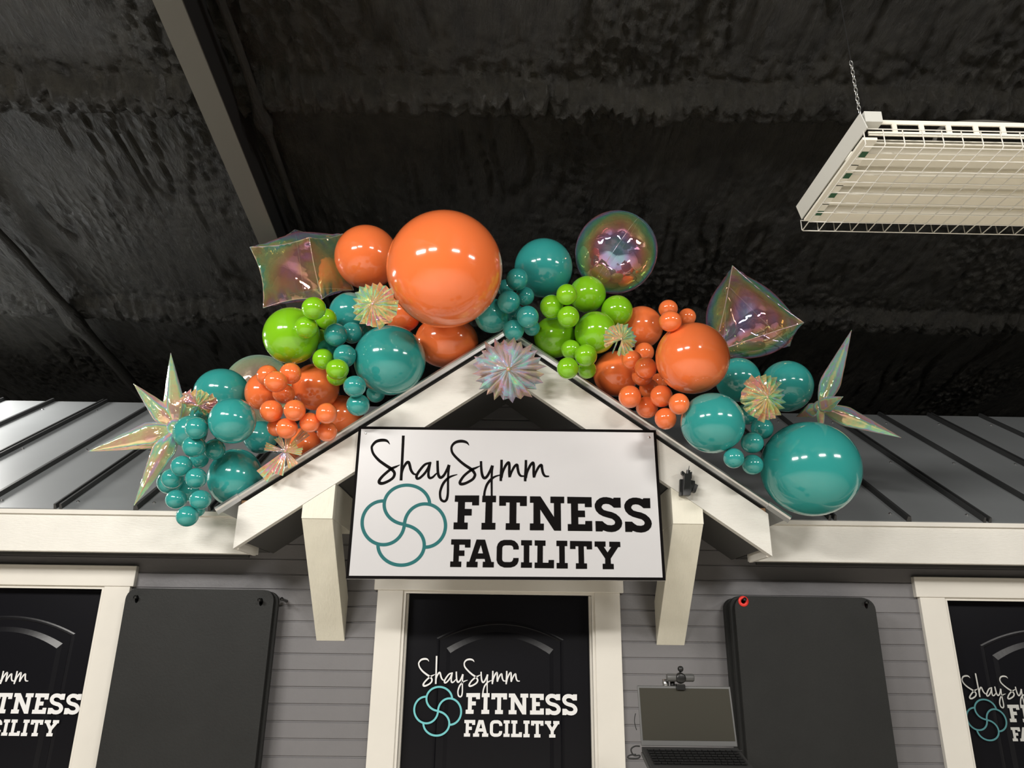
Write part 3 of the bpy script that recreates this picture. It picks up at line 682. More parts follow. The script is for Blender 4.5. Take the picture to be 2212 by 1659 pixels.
def ball(c_, r_, n=14, m=10):
    vs_ = [Vector(c_)+Vector((0, 0, r_))]; fs = []
    for j in range(1, m):
        for i in range(n):
            a, b_ = math.pi*j/m, 2*math.pi*i/n; vs_.append(Vector(c_)+Vector((math.sin(a)*math.cos(b_), math.sin(a)*math.sin(b_), math.cos(a)))*r_)
    vs_.append(Vector(c_)-Vector((0, 0, r_)))
    for i in range(n):
        fs.append((0, 1+i, 1+(i+1) % n)); fs.append((len(vs_)-1, 1+(m-2)*n+(i+1) % n, 1+(m-2)*n+i))
        for j in range(m-2): fs.append((1+j*n+i, 1+(j+1)*n+i, 1+(j+1)*n+(i+1) % n, 1+j*n+(i+1) % n))
    return vs_, fs
bc = at_y(1470, 1445, LY); mb = MB(); mb.add(*ball(bc, .0098)); mb.tube([bc, (wp.x, LY, wp.z+.005)], .003)
into(mb.build('focus_knob', M['plastic'], smooth=True), wc)
mb = MB(); p = at_y(1438, 1471, LY+.01)
mb.tube([(p.x, LY+.014, zt_-.01), (p.x, LY+.014, zt_+.020)], .0105, 16)
into(mb.build('mount_post', M['screw'], smooth=True), wc)
mb = MB(); p = at_y(1453, 1474, LY+.01); mb.tube([(p.x, LY+.014, zt_-.01), (p.x, LY+.014, zt_+.015)], .008, 16)
into(mb.build('mount_post', M['plastic'], smooth=True), wc)
# cables
def cable(pts, y, r, lab):
    q = cr_pts([tuple(at_y(u, v, y)) for u, v in pts], 8)
    o = MB().tube(q, r, 8).build('cable', M['rubber'], smooth=True); tag(o, lab, 'cable'); shift_origin(o)
cable([(1382, 1612), (1372, 1612), (1364, 1617), (1364, 1624), (1370, 1632), (1382, 1632), (1378, 1638), (1360, 1638), (1356, 1635), (1362, 1631), (1374, 1630)], LY-.07, .0022, 'black looped cable plugged into the side of the laptop near the door casing')
cable([(1373, 1541), (1371, 1550), (1371, 1562), (1375, 1577)], LY+.012, .0012, 'thin dark cable bowing out behind the laptop screen edge')
cable([(1586, 1621), (1594, 1622), (1603, 1621)], LY-.06, .0018, 'short cable plugged into the laptop side facing the mats')
st = empty('laptop_stand', (cx, fy+.1, FLOOR)); tag(st, 'dark stand with a tray holding up the laptop, its pale side edge showing', 'stand')
into(MB().extr([(cx-hw-.003, hyy-.005, hz-.0135), (cx+hw-.01, hyy-.005, hz-.0135), (cx+hw-.01, fy-.01, fz-.0135), (cx-hw-.003, fy-.01, fz-.0135)], (0, 0, -.012)).build('tray', M['laptop'], bevel=.002), st)
into(MB().tube([(cx, fy+.12, (hz+fz)/2-.03), (cx, fy+.12, FLOOR+.03)], .014, 14).build('pole', M['plastic'], smooth=True), st)
into(MB().tube([(cx, fy+.12, FLOOR+.03), (cx, fy+.12, FLOOR+.012), (cx, fy+.12, FLOOR)], [.03, .19, .2], 28).build('base', M['plastic'], smooth=True), st)

# ------------------------------------------------------------------ hanging unlit strip light
fx0, fx1, fy0, fy1, fz0 = .925, 2.155, 1.60, 1.995, 3.0
fl = empty('hanging_strip_light', ((fx0+fx1)/2, (fy0+fy1)/2, fz0)); tag(fl, 'unlit white four-tube strip light with a wire guard hanging from the dark ceiling', 'light')
mb = MB(); prof = []
# reflector channels, running along x
nch = 4; wch = (fy1-fy0-.01)/nch; y = fy0+.012
for i in range(nch):
    prof += [(y+.002, fz0-.004), (y+wch*.22, fz0+.024), (y+wch*.36, fz0+.03), (y+wch*.64, fz0+.03), (y+wch*.78, fz0+.024), (y+wch-.002, fz0-.004)]
    y += wch
top = [(p[0], p[1]+.003) for p in prof]
n = len(prof)
mb.add([(fx0+.02, a_, b_) for a_, b_ in prof]+[(fx1-.02, a_, b_) for a_, b_ in prof], [(i, i+1, n+i+1, n+i) for i in range(n-1)])
into(mb.build('reflector', M['fix'], fix=False), fl)
into(MB().box(fx0+.02, fx1-.02, fy0+.14, fy1-.10, fz0+.035, fz0+.065).build('housing', M['fix']), fl)
# slotted side rail (near)
mb = MB(); x = fx0+.03
mb.box(fx0+.02, fx1-.02, fy0, fy0+.004, fz0+.048, fz0+.06); mb.box(fx0+.02, fx1-.02, fy0, fy0+.004, fz0+.012, fz0+.024)
while x < fx1-.1:
    mb.box(x+.055, x+.068, fy0, fy0+.004, fz0+.024, fz0+.048); x += .072
into(mb.build('slotted_rail', M['fix']), fl)
for i in range(nch):
    yc = fy0+.012+wch*(i+.5)
    into(MB().tube([(fx0+.045, yc, fz0+.010), (fx1-.045, yc, fz0+.010)], .010, 16).build('lamp_tube', M['tube'], smooth=True), fl)
    for xx in (fx0+.022, fx1-.04): into(MB().box(xx, xx+.018, yc-.012, yc+.012, fz0-.005, fz0+.03).build('socket', M['green']), fl)
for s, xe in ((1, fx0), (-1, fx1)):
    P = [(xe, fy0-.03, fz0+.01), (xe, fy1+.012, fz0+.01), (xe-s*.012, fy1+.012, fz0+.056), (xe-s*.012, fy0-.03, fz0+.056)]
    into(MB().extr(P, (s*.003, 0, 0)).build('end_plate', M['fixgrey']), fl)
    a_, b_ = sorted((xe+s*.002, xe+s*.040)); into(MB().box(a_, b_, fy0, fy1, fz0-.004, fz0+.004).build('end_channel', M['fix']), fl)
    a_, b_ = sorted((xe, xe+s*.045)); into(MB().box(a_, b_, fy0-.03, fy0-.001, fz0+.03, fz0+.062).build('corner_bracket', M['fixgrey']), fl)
wz = fz0-.028; wr = .0016
def wire(pts, lst): lst.tube(pts, wr, 6)
wg = MB(); x = fx0
while x < fx1+.01:
    wire([(x, fy0-.012, fz0+.02), (x, fy0-.012, wz+.003), (x, fy0-.006, wz), (x, fy1+.014, wz), (x, fy1+.018, wz+.003), (x, fy1+.018, fz0+.01)], wg); x += .0513
for k in range(9):
    yy = fy0-.006+(fy1-fy0+.02)*k/8; wire([(fx0, yy, wz-.0015), (fx1, yy, wz-.0015)], wg)
wire([(fx0, fy0-.0135, fz0+.02), (fx1, fy0-.0135, fz0+.02)], wg); wire([(fx0, fy1+.0195, fz0+.01), (fx1, fy1+.0195, fz0+.01)], wg)
into(wg.build('wire_guard', M['wire'], smooth=True), fl)
def chain(x, y_, lab):
    t = empty('hanging_chain', (x, y_, fz0+.07)); tag(t, lab, 'chain', 'chains holding up the strip light')
    z = fz0+.07; k = 0
    zc_ = fz0+.235
    mb = MB()
    while z < zc_:
        pts = []
        for i in range(13):
            a_ = 2*math.pi*i/12; h, v_ = .0042*math.cos(a_), .0095*math.sin(a_)
            pts.append((x+(h if k % 2 else 0), y_+(0 if k % 2 else h), z+v_))
        mb.tube(pts, .0012, 6, cap=False); z += .0145; k += 1
    into(mb.build('links', M['chain'], smooth=True), t)
    into(MB().tube([(x, y_, zc_-.01), (x, y_, ceil_z(y_)-.01)], .0015, 6).build('black_wire', M['plastic']), t)
chain(fx0-.004, fy0-.016, 'thin steel chain holding the visible end of the unlit strip light')
chain(fx1+.004, fy0-.016, 'steel chain at the far cropped end of the unlit strip light')
q = cr_pts([(1.22, 1.75, fz0+.074), (1.225, 1.76, fz0+.12), (1.28, 1.78, fz0+.19), (1.42, 1.8, fz0+.225), (1.7, 1.82, fz0+.23), (2.0, 1.85, fz0+.34), (2.1, 1.9, ceil_z(1.9)-.02)], 8)
o = MB().tube(q, .006, 8).build('flexible_conduit', M['rafter'], smooth=True); tag(o, 'dark flexible conduit arching up from the back of the strip light', 'conduit'); shift_origin(o)

# ------------------------------------------------------------------ balloons of the garland
# colour, outline centre and radius as seen (2212 px frame), layer from the front (0) to the back, label; optional width and height factors
BALLOONS = [
 ('teal', 479.5, 851, 61, 3, 'large dark teal balloon at the top of the end cluster, behind the small foil fan', 1.04, .96),
 ('teal', 502, 909, 53, 1, 'large glossy teal balloon in the middle of the end cluster beside the star balloon', 1.0, 1.0),
 ('teal', 508, 1031, 63, 3, 'large pear shaped teal balloon resting at the lower end of the gable edge', .98, 1.06),
 ('teal', 562.5, 944, 38, 4, 'shadowed teal balloon tucked between the end cluster and the orange balloons', 1, 1),
 ('teal', 410.6, 933, 39, 2, 'medium teal balloon touching the hub of the four-spiked star balloon', 1, 1),
 ('teal', 424.7, 925, 26.3, 0, 'small teal balloon just under the fan on the star balloon side, top of its column', 1, 1),
 ('teal', 419.2, 964, 26.5, 0, 'small teal balloon second from the top of the column below the fan', 1.03, .97),
 ('teal', 463.5, 970.6, 24.4, 1, 'small teal balloon nestled under the glossy middle balloon of the end cluster', 1, 1),
 ('teal', 430, 991, 22, 2, 'small teal balloon half hidden in the middle of the end column', 1, 1),
 ('teal', 392, 1006.7, 24.7, 0, 'small teal balloon left of centre halfway down the end column', 1, 1),
 ('teal', 372.6, 1033, 25, 1, 'small teal balloon at the outer edge of the end column', 1.05, .98),
 ('teal', 366, 1041, 29, 2, 'teal balloon showing as a rim around the outermost small one', 1, 1),
 ('teal', 423.6, 1033, 24.4, 0, 'small teal balloon beside the big pear shaped one, halfway down the end column', 1, 1),
 ('teal', 405, 1060, 26, 3, 'small dark teal balloon hidden in the gap near the foot of the end column', 1, 1),
 ('teal', 380.7, 1078.6, 24, 1, 'small teal balloon, outer of the pair above the lowest one of the end column', 1.04, .95),
 ('teal', 432.8, 1079.4, 24.2, 0, 'small teal balloon, inner of the pair above the lowest one of the end column', 1.04, .95),
 ('teal', 404.6, 1115.2, 25.5, 0, 'lowest small teal balloon hanging in front of the white fascia board', 1.02, .97),
 ('teal', 427, 1101, 17, 1, 'tiny teal balloon peeping out behind the lowest one of the end column', 1, 1),
 ('teal', 429.5, 903, 23, 2, 'dark blue-teal balloon directly beneath the small foil fan', 1, 1),
 ('orange', 566.5, 846.6, 41, 2, 'medium orange balloon at the outer side of the lower orange cluster', .94, 1.1),
 ('orange', 681.8, 836, 53, 3, 'large orange balloon at the heart of the lower orange cluster under the lime ones', 1, 1),
 ('orange', 578, 811.4, 24.4, 1, 'small orange balloon at the top outer corner of the lower orange cluster', 1, 1),
 ('orange', 595.6, 824.4, 25.5, 0, 'small orange balloon overlapping the one at the top of the lower orange cluster', 1.03, .95),
 ('orange', 627.6, 806.8, 24.5, 0, 'small orange balloon right under the big lime green balloon', 1, 1),
 ('orange', 613, 850.7, 24, 1, 'small orange balloon beneath the top trio of the lower orange cluster', 1.06, .92),
 ('orange', 586, 888, 25.6, 0, 'small orange balloon next to the shadowed teal one at the cluster edge', 1.02, .98),
 ('orange', 636.5, 886.5, 24.4, 0, 'small orange balloon in the centre row of the lower orange cluster', 1, 1),
 ('orange', 705.4, 893, 23.5, 0, 'small orange balloon nearest the gable edge in the lower orange cluster', 1, 1),
 ('orange', 669, 913, 22.6, 0, 'small orange balloon above the tip of the foil pinwheel', 1, 1),
 ('orange', 597.7, 922.6, 21.5, 1, 'small orange balloon behind the lowest front one of its cluster', 1, 1),
 ('orange', 619.4, 925.3, 24.2, 0, 'small orange balloon sitting directly on top of the foil pinwheel', 1.02, .98),
 ('orange', 706.2, 932, 22.8, 1, 'small orange balloon cut off by the metal gable edge', 1, 1),
 ('orange', 739, 900, 48, 4, 'deep orange balloon in shade behind the gable edge under the small lime ones', 1, 1),
 ('orange', 655, 962, 40, 4, 'deep orange balloon in shade behind the foil pinwheel', 1, 1),
 ('green', 630, 725, 63.5, 2, 'largest lime green balloon, under the clear foil cube', 1, 1.02),
 ('green', 678, 666, 26.3, 0, 'small lime balloon at the lower corner of the clear foil cube', 1.03, .97),
 ('green', 705, 689, 23.8, 1, 'small lime balloon touching the teal balloon below the foil cube', 1, 1),
 ('green', 661.6, 707, 25.6, 0, 'small lime balloon in front of the largest lime green one', 1, 1),
 ('green', 693, 731, 21, 2, 'small lime balloon mostly hidden between the large lime and the small teal ones', 1, 1),
 ('green', 697.7, 775.8, 23.3, 1, 'small lime balloon under the side of the largest lime one, above the orange cluster', 1, 1.03),
 ('green', 728.9, 798, 24.5, 0, 'small bright lime balloon above the heart of the lower orange cluster', 1.04, .95),
 ('green', 727.5, 812, 22.5, 1, 'small lime balloon whose lower rim shows under the bright one', 1, 1),
 ('teal', 756, 676, 46, 3, 'medium blue-teal balloon behind the fan between the foil cube and the biggest orange one', 1, 1),
 ('teal', 725.3, 723.5, 26.3, 0, 'small teal balloon at the top front of the middle teal trio', 1, 1),
 ('teal', 760, 718.8, 24, 1, 'small teal balloon behind the front one of the middle trio', 1, 1),
 ('teal', 707, 754, 22, 1, 'small teal balloon on the lime side of the middle teal trio', 1, 1),
 ('teal', 745, 768.8, 25.5, 0, 'small teal balloon lowest of the middle trio, against the large teal one', 1, 1),
 ('teal', 842, 777.7, 78, 1, 'large teal balloon standing on the gable edge below the biggest orange one', 1.01, .99),
 ('teal', 785, 708, 26, 3, 'dark teal balloon in the gap above the large teal one on the gable edge', 1, 1),
 ('teal', 766.3, 834.7, 24.7, 0, 'small teal balloon upper of the pair beneath the large teal one', 1.02, .97),
 ('teal', 773.3, 874.5, 25.3, 0, 'small teal balloon lowest of the pair by the metal gable edge', 1.02, .97),
 ('teal', 811.6, 849.6, 20.6, 2, 'small shadowed teal balloon under the belly of the large teal one', 1, 1),
 ('orange', 792, 555, 71, 3, 'second largest top orange balloon, behind the clear foil cube and the biggest orange one', 1, 1),
 ('orange', 960.8, 581.6, 127.5, 1, 'giant orange balloon, biggest of the whole garland, above the roof peak', 1, 1.01),
 ('orange', 869.9, 679, 40, 3, 'medium orange balloon peeking between the fan, the giant orange and the large teal', 1, 1),
 ('orange', 964.8, 738, 61, 3, 'wide orange balloon squashed under the giant orange one at the gable edge', 1.14, .93),
 ('teal', 1174, 578.7, 64, 3, 'large dark teal balloon beside the clear foil orb', 1, 1.02),
 ('teal', 1116.8, 603.4, 24.6, 0, 'small teal balloon topmost of the cluster above the roof peak', 1, 1),
 ('teal', 1134, 639.8, 20.5, 1, 'small teal balloon behind the topmost pair above the roof peak', 1, 1),
 ('teal', 1098.7, 652.3, 25.4, 0, 'small teal balloon touching the side of the giant orange one', 1, 1),
 ('teal', 1139.9, 684.5, 24.3, 0, 'small teal balloon above the roof peak nearest the lime green cluster', 1, 1),
 ('teal', 1109.3, 713.4, 23.3, 0, 'small teal balloon right above the large foil rosette', 1, 1),
 ('teal', 1149, 708, 18, 1, 'small teal balloon tucked behind the lowest pair above the roof peak', 1, 1),
 ('teal', 1062.3, 682, 38, 2, 'medium teal balloon under the lower side of the giant orange one', 1, 1),
 ('teal', 1092, 622, 19, 2, 'small teal balloon almost hidden between the giant orange and the peak cluster', 1, 1),
 ('teal', 1114, 678, 20, 3, 'small dark teal balloon deep inside the cluster above the roof peak', 1, 1),
 ('green', 1269, 635.8, 40.5, 2, 'medium lime balloon directly below the clear foil orb', 1, 1),
 ('green', 1224.5, 636.3, 23.4, 0, 'small lime balloon highest of the trio beside the dark teal balloon', 1, 1),
 ('green', 1191.6, 662.2, 25.9, 0, 'small lime balloon nearest the roof peak, outer of its trio', 1, 1),
 ('green', 1227.6, 684.5, 24.2, 0, 'small lime balloon lowest of the trio beside the dark teal balloon', 1, 1),
 ('green', 1332.7, 672, 35, 3, 'dark lime balloon in shade behind, between the foil orb and the orange group', 1, 1),
 ('green', 1286.3, 718.6, 46, 1, 'large lime balloon partly covered by the small crumpled foil fan', 1, 1.02),
 ('green', 1197.5, 728, 45.5, 2, 'large lime balloon closest to the foil rosette at the gable edge', 1, 1.02),
 ('green', 1233, 755, 21.5, 1, 'small lime balloon at the top of the trio hanging over the gable edge', 1, 1),
 ('green', 1265.6, 768, 24.7, 0, 'small lime balloon in front of the large one by the orange balloons', 1, 1),
 ('green', 1226.4, 795.5, 23.8, 0, 'lowest small lime balloon resting on the white rake board', 1, 1),
 ('green', 1268, 798, 20.5, 1, 'small lime balloon behind the lowest pair at the gable edge', 1, 1),
 ('orange', 1385.8, 707, 47, 3, 'large dusky orange balloon behind the small crumpled foil fan', 1, 1),
 ('orange', 1443.4, 667, 20.8, 1, 'topmost small orange balloon of the trio against the black ceiling', 1.02, .95),
 ('orange', 1448, 694, 24, 0, 'front small orange balloon of the trio against the black ceiling', 1.05, .97),
 ('orange', 1484.5, 684.6, 19.5, 2, 'small orange balloon behind the top of the large orange one by the foil prism', 1, 1),
 ('orange', 1495.8, 773.5, 80, 1, 'large glossy orange balloon next to the clear foil prism', 1.02, 1),
 ('orange', 1391.6, 761, 21.8, 2, 'small orange balloon half hidden beneath the dusky orange one', 1, 1),
 ('orange', 1364.6, 778.2, 22.5, 1, 'small orange balloon under the tip of the crumpled foil fan', 1, 1),
 ('orange', 1394.7, 795, 24.7, 0, 'small orange balloon in front, against the side of the large glossy orange one', 1, 1),
 ('orange', 1387.4, 811.6, 23, 1, 'small orange balloon showing its lower rim under the front one', 1, 1),
 ('orange', 1330.5, 807, 50, 3, 'large orange balloon leaning on the gable edge next to the lime trio', 1, 1),
 ('orange', 1360.6, 857, 25, 0, 'small orange balloon on the gable edge, outer of the lower row', 1, 1),
 ('orange', 1397.5, 879.7, 24.5, 1, 'small orange balloon just above the top corner of the sign', 1, 1),
 ('orange', 1402, 839.8, 22, 2, 'small orange balloon set back in the middle of the lower row', 1, 1),
 ('orange', 1428.8, 855.5, 25, 0, 'small orange balloon directly below the large glossy orange one', 1, 1),
 ('orange', 1466.9, 872.7, 23.4, 0, 'small orange balloon touching the large teal one', .98, 1.03),
 ('orange', 1437.7, 904.4, 24.2, 0, 'lowest small orange balloon above the corner of the sign', 1, 1),
 ('orange', 1423, 825.6, 20, 3, 'small dark orange balloon in the gap under the large glossy orange one', 1, 1),
 ('teal', 1594, 820, 50, 3, 'dark teal balloon under the clear foil prism', 1, 1),
 ('teal', 1699.8, 834, 59, 3, 'large dark teal balloon behind the foil fan by the spiky star', 1, 1),
 ('teal', 1539.3, 913.8, 69.5, 1, 'large teal balloon on the gable edge beside the last orange ones', 1.02, .98),
 ('teal', 1615, 894, 25, 2, 'small dark teal balloon between the foil fan and the large teal one', 1, 1),
 ('teal', 1646.2, 925.5, 25.2, 1, 'small teal balloon just below the round foil fan', 1, 1),
 ('teal', 1625, 956.5, 25, 0, 'small teal balloon second below the round foil fan', 1.03, .96),
 ('teal', 1584.9, 989.7, 23, 0, 'small teal balloon nearest the gable edge by the largest teal one', 1, 1),
 ('teal', 1625.5, 1003.7, 23.6, 0, 'small teal balloon lowest against the largest teal one', 1.02, .98),
 ('teal', 1750, 1012, 110.5, 2, 'huge teal balloon, largest teal one, at the lower end of the garland', 1.03, 1),
]
LAY_Y = [2.62, 2.74, 2.86, 3.02, 3.14]
def balloon_meshes():
    """unit balloon: round crown, slightly drawn towards the neck (+Y)"""
    out = {}
    for key, m in BAL.items():
        for res, sfx in ((48, 'large'), (32, 'small')):
            mb = MB(); n, k = res, res//2; vs_, fs = [], []
            for j in range(1, k):
                a = math.pi*j/k
                rr, yy = math.sin(a), -math.cos(a)
                if yy > 0: rr *= 1-.10*yy*yy; yy *= 1.10
                if j == k-1: yy = 1.13; rr = .055
                for i in range(n):
                    b = 2*math.pi*i/n; vs_.append((rr*math.cos(b), yy, rr*math.sin(b)))
            vs_ += [(0, -1, 0)]
            for j in range(k-2):
                for i in range(n): fs.append((j*n+i, j*n+(i+1) % n, (j+1)*n+(i+1) % n, (j+1)*n+i))
            for i in range(n): fs.append((len(vs_)-1, i, (i+1) % n)[::-1])
            o0 = len(vs_)-1-n
            fs.append(tuple(o0+i for i in range(n)))
            mb.add(vs_, fs)
            if sfx == 'small': mb.tube([(0, 1.12, 0), (0, 1.18, 0), (0, 1.24, 0)], [.06, .05, .08], 10)
            me = mb.build('balloon_'+key, m, smooth=True); d = me.data; bpy.data.objects.remove(me); out[key, sfx] = d
        # rolled neck
        mb = MB(); mb.tube([(0, 1.10, 0), (0, 1.15, 0), (0, 1.17, 0), (0, 1.20, 0), (0, 1.235, 0), (0, 1.24, 0)], [.06, .035, .05, .035, .085, .07], 14)
        o = mb.build('neck', m, smooth=True); out[key, 'neck'] = o.data; bpy.data.objects.remove(o)
    return out
BM_ = balloon_meshes()
def roof_gap(p):   # distance from a point to the gable roof and the main roof (positive above them)
    d1 = (p.z-(3.02-GS*abs(p.x-GX)))/math.sqrt(1+GS*GS)
    d2 = (p.z-(EZ+(p.y-EY)*RS))/math.sqrt(1+RS*RS)
    return d1, d2
Y = []
for b in BALLOONS: Y.append(LAY_Y[b[4]]-(.10 if b[3] > 60 and b[4] == 1 else 0))
def bpos(i, y):
    b = BALLOONS[i]; p = at_y(b[1], b[2], y); dep = (p-CAM).dot(_F)
    ux = (b[1]-IMW/2)/FPX; vy = (b[2]-IMH/2)/FPX; c2 = 1/(1+ux*ux+vy*vy)
    r = b[3]/FPX*dep*math.sqrt(c2)
    return p, r*.995
PAIRS = []
for i, a in enumerate(BALLOONS):
    for j in range(i+1, len(BALLOONS)):
        b = BALLOONS[j]
        if math.hypot(a[1]-b[1], a[2]-b[2]) < (a[3]+b[3])*1.0: PAIRS.append((i, j))
for it in range(900):
    st_ = .5
    for i, j in PAIRS:
        (p, r), (q, s) = bpos(i, Y[i]), bpos(j, Y[j])
        need = (r+s)*.985; d = (p-q).length
        if d < need:
            f_, b_ = (i, j) if (BALLOONS[i][4], i) <= (BALLOONS[j][4], j) else (j, i)
            if BALLOONS[i][4] == BALLOONS[j][4]: f_, b_ = (i, j) if Y[i] <= Y[j] else (j, i)
            lat = math.sqrt(max(0, d*d-(Y[i]-Y[j])**2)); want = math.sqrt(max(0, need*need-lat*lat))
            cur = Y[b_]-Y[f_]; mv = (want-cur)*st_
            wf = bpos(b_, Y[b_])[1]/(bpos(f_, Y[f_])[1]+bpos(b_, Y[b_])[1])
            Y[f_] -= mv*wf; Y[b_] += mv*(1-wf)
    if it < 760 and it % 2 == 0:      # settle back against what is behind: nothing hangs free
        gap = [.02]*len(Y)
        for i, j in PAIRS:
            (p, r), (q, s) = bpos(i, Y[i]), bpos(j, Y[j]); g_ = (p-q).length-(r+s)*.98
            for a_, b_ in ((i, j), (j, i)):
                A_, B_ = BALLOONS[a_], BALLOONS[b_]
                if B_[4] > A_[4] or (B_[3] > 1.3*A_[3] and B_[4] >= A_[4]): gap[a_] = min(gap[a_], g_)
        for i in range(len(Y)):
            if gap[i] > .001 and BALLOONS[i][3] < 50 and BALLOONS[i][4] < 3: Y[i] += min(.012, gap[i])
    for i in range(len(Y)):
        p, r = bpos(i, Y[i]); g1, g2 = roof_gap(p)
        # behind the edge: stay above the gable roof; otherwise hang in front of the boards
        infr = Y[i]+r < 2.95
        if not infr and abs(p.x-GX) < 1.16:
            if g1 < r*.98:
                if BALLOONS[i][4] > 2 or BALLOONS[i][3] > 40: Y[i] += min(.02, (r*.98-g1))
                else: Y[i] -= .01
        if p.z < 2.45 and abs(p.x) > 1.0 and Y[i]+r > 3.19 and g2 < r*.98: Y[i] -= .01
        lo_, hi_ = ((2.45, 2.80), (2.42, 2.88), (2.55, 2.97), (2.85, 3.25), (2.98, 3.45))[BALLOONS[i][4]]
        if BALLOONS[i][3] > 60: hi_ = max(hi_, 3.0)
        Y[i] = min(hi_, max(lo_, Y[i]))
def balloon(i):
    col, u, v, rp, lay, lab, kx, kz = BALLOONS[i]
    p, r = bpos(i, Y[i])
    big = rp > 36
    o = bpy.data.objects.new(col+'_balloon', BM_[col, 'large' if big else 'small']); COL.objects.link(o)
    # neck turned away from the viewer, towards the spine of the garland
    spine = Vector((p.x*.96, 3.35, 2.98-.62*abs(p.x)+.05)); d = (spine-p)
    d = (d.normalized()*.55+Vector((0, 1, 0))).normalized()
    q = Vector((0, 1, 0)).rotation_difference(d)
    o.rotation_mode = 'QUATERNION'; o.rotation_quaternion = q
    o.location = p; o.scale = (r*kx, r, r*kz)
    tag(o, lab, 'balloon', col.replace('green', 'lime green')+' balloons of the garland')
    if big:
        k = bpy.data.objects.new('neck', BM_[col, 'neck']); COL.objects.link(k); k.parent = o
for i in range(len(BALLOONS)): balloon(i)

# ------------------------------------------------------------------ clear foil shapes
def foil_solid(name, verts, faces, bulge, pull, lab, cat='balloon', grp='clear iridescent foil balloons', res=18, seam_r=.0022, m=None):
    c = sum(verts, Vector())/len(verts)
    t = empty(name, c); tag(t, lab, cat, grp)
    mb = MB()
    def inpull(p, e):     # e: 0 at a corner ... 1 mid edge
        return p
    edges = set()
    def edge_pt(a, b, s):
        p = a.lerp(b, s); mid = 4*s*(1-s); return p+(c-p)*pull*mid
    for f in faces:
        P = [verts[i] for i in f]
        fc = sum(P, Vector())/len(P); nn = (P[1]-P[0]).cross(P[-1]-P[0]).normalized()
        if nn.dot(fc-c) < 0: nn = -nn
        for i in range(len(f)): edges.add(tuple(sorted((f[i], f[(i+1) % len(f)]))))
        quads = [P] if len(P) == 4 else [[P[i], (P[i]+P[(i+1) % 3])/2, fc, (P[i]+P[(i-1) % 3])/2] for i in range(3)]
        size = max((P[0]-p).length for p in P)
        vs_, fs = [], []
        if len(P) == 4:
            A, B, C_, D_ = P
            for j in range(res+1):
                for i in range(res+1):
                    u, v = i/res, j/res
                    e0, e1, e2, e3 = edge_pt(A, B, u), edge_pt(D_, C_, u), edge_pt(A, D_, v), edge_pt(B, C_, v)
                    bil = A*(1-u)*(1-v)+B*u*(1-v)+C_*u*v+D_*(1-u)*v
                    p = e0*(1-v)+e1*v+e2*(1-u)+e3*u-bil
                    w_ = max(0, 16*u*(1-u)*v*(1-v)); edge = min(u, 1-u, v, 1-v)
                    along = u if min(v, 1-v) < min(u, 1-u) else v
                    wr_ = math.sin(along*46+3*math.sin(along*9))*math.exp(-((edge-.05)/.05)**2)*.012*size
                    vs_.append(p+nn*(bulge*size*w_**.8+wr_))
            for j in range(res):
                for i in range(res): a = j*(res+1)+i; fs.append((a, a+1, a+res+2, a+res+1))
        else:
            A, B, C_ = P; idx = {}
            for j in range(res+1):
                for i in range(res+1-j):
                    a_, b_ = i/res, j/res; c_ = 1-a_-b_
                    p = A*c_+B*a_+C_*b_
                    eab, eac, ebc = 4*c_*a_, 4*c_*b_, 4*a_*b_
                    p = p+(c-p)*pull*(eab+eac+ebc-9*a_*b_*c_*1.2)
                    c_ = max(0, c_); w_ = 27*a_*b_*c_; edge = min(a_, b_, c_)
                    wr_ = math.sin((a_-b_)*38)*math.exp(-((edge-.04)/.04)**2)*.012*size
                    idx[i, j] = len(vs_); vs_.append(p+nn*(bulge*size*w_**.7+wr_))
            for j in range(res):
                for i in range(res-j):
                    fs.append((idx[i, j], idx[i+1, j], idx[i, j+1]))
                    if i+j < res-1: fs.append((idx[i+1, j], idx[i+1, j+1], idx[i, j+1]))
        mb.add(vs_, fs)
    o = mb.build('film', m or M['film'], smooth=True, fix=False); into(o, t)
    sm = MB()
    for a, b in sorted(edges):
        sm.tube([edge_pt(verts[a], verts[b], s/14) for s in range(15)], seam_r, 6)
    into(sm.build('seam', M['filmseam'], smooth=True), t)
    return t
CY = 2.98
A, C_, B_, D_ = at_y(540, 534, 3.06), at_y(668, 513, 2.96), at_y(569, 665, 3.04), at_y(696, 646, 2.94)
F_, G_ = at_y(745, 505, 3.18), at_y(764, 627, 3.15)
off = (F_-C_)
E_ = A+(at_y(637, 496, 3.28)-A); H_ = B_+(E_-A+G_-D_)*.5
foil_solid('clear_foil_cube', [A, C_, D_, B_, E_, F_, G_, H_], [(0, 1, 2, 3), (1, 5, 6, 2), (5, 4, 7, 6), (4, 0, 3, 7), (4, 5, 1, 0), (3, 2, 6, 7)], .11, .10,
           'clear iridescent foil cube balloon beside the top orange balloons')
Tt, Rr, Qq = at_y(1582, 574, 3.0), at_y(1736, 697, 3.0), at_y(1541, 762, 2.96)
bk = lambda u, v, y: at_y(u, v, y)
T2, R2, Q2 = bk(1568, 612, 3.26), bk(1706, 747, 3.24), bk(1560, 775, 3.26)
foil_solid('clear_foil_prism', [Tt, Rr, Qq, T2, R2, Q2], [(0, 1, 2), (3, 5, 4), (0, 3, 4, 1), (1, 4, 5, 2), (2, 5, 3, 0)], .15, .05,
           'clear iridescent three-cornered foil balloon behind the large glossy orange balloon')
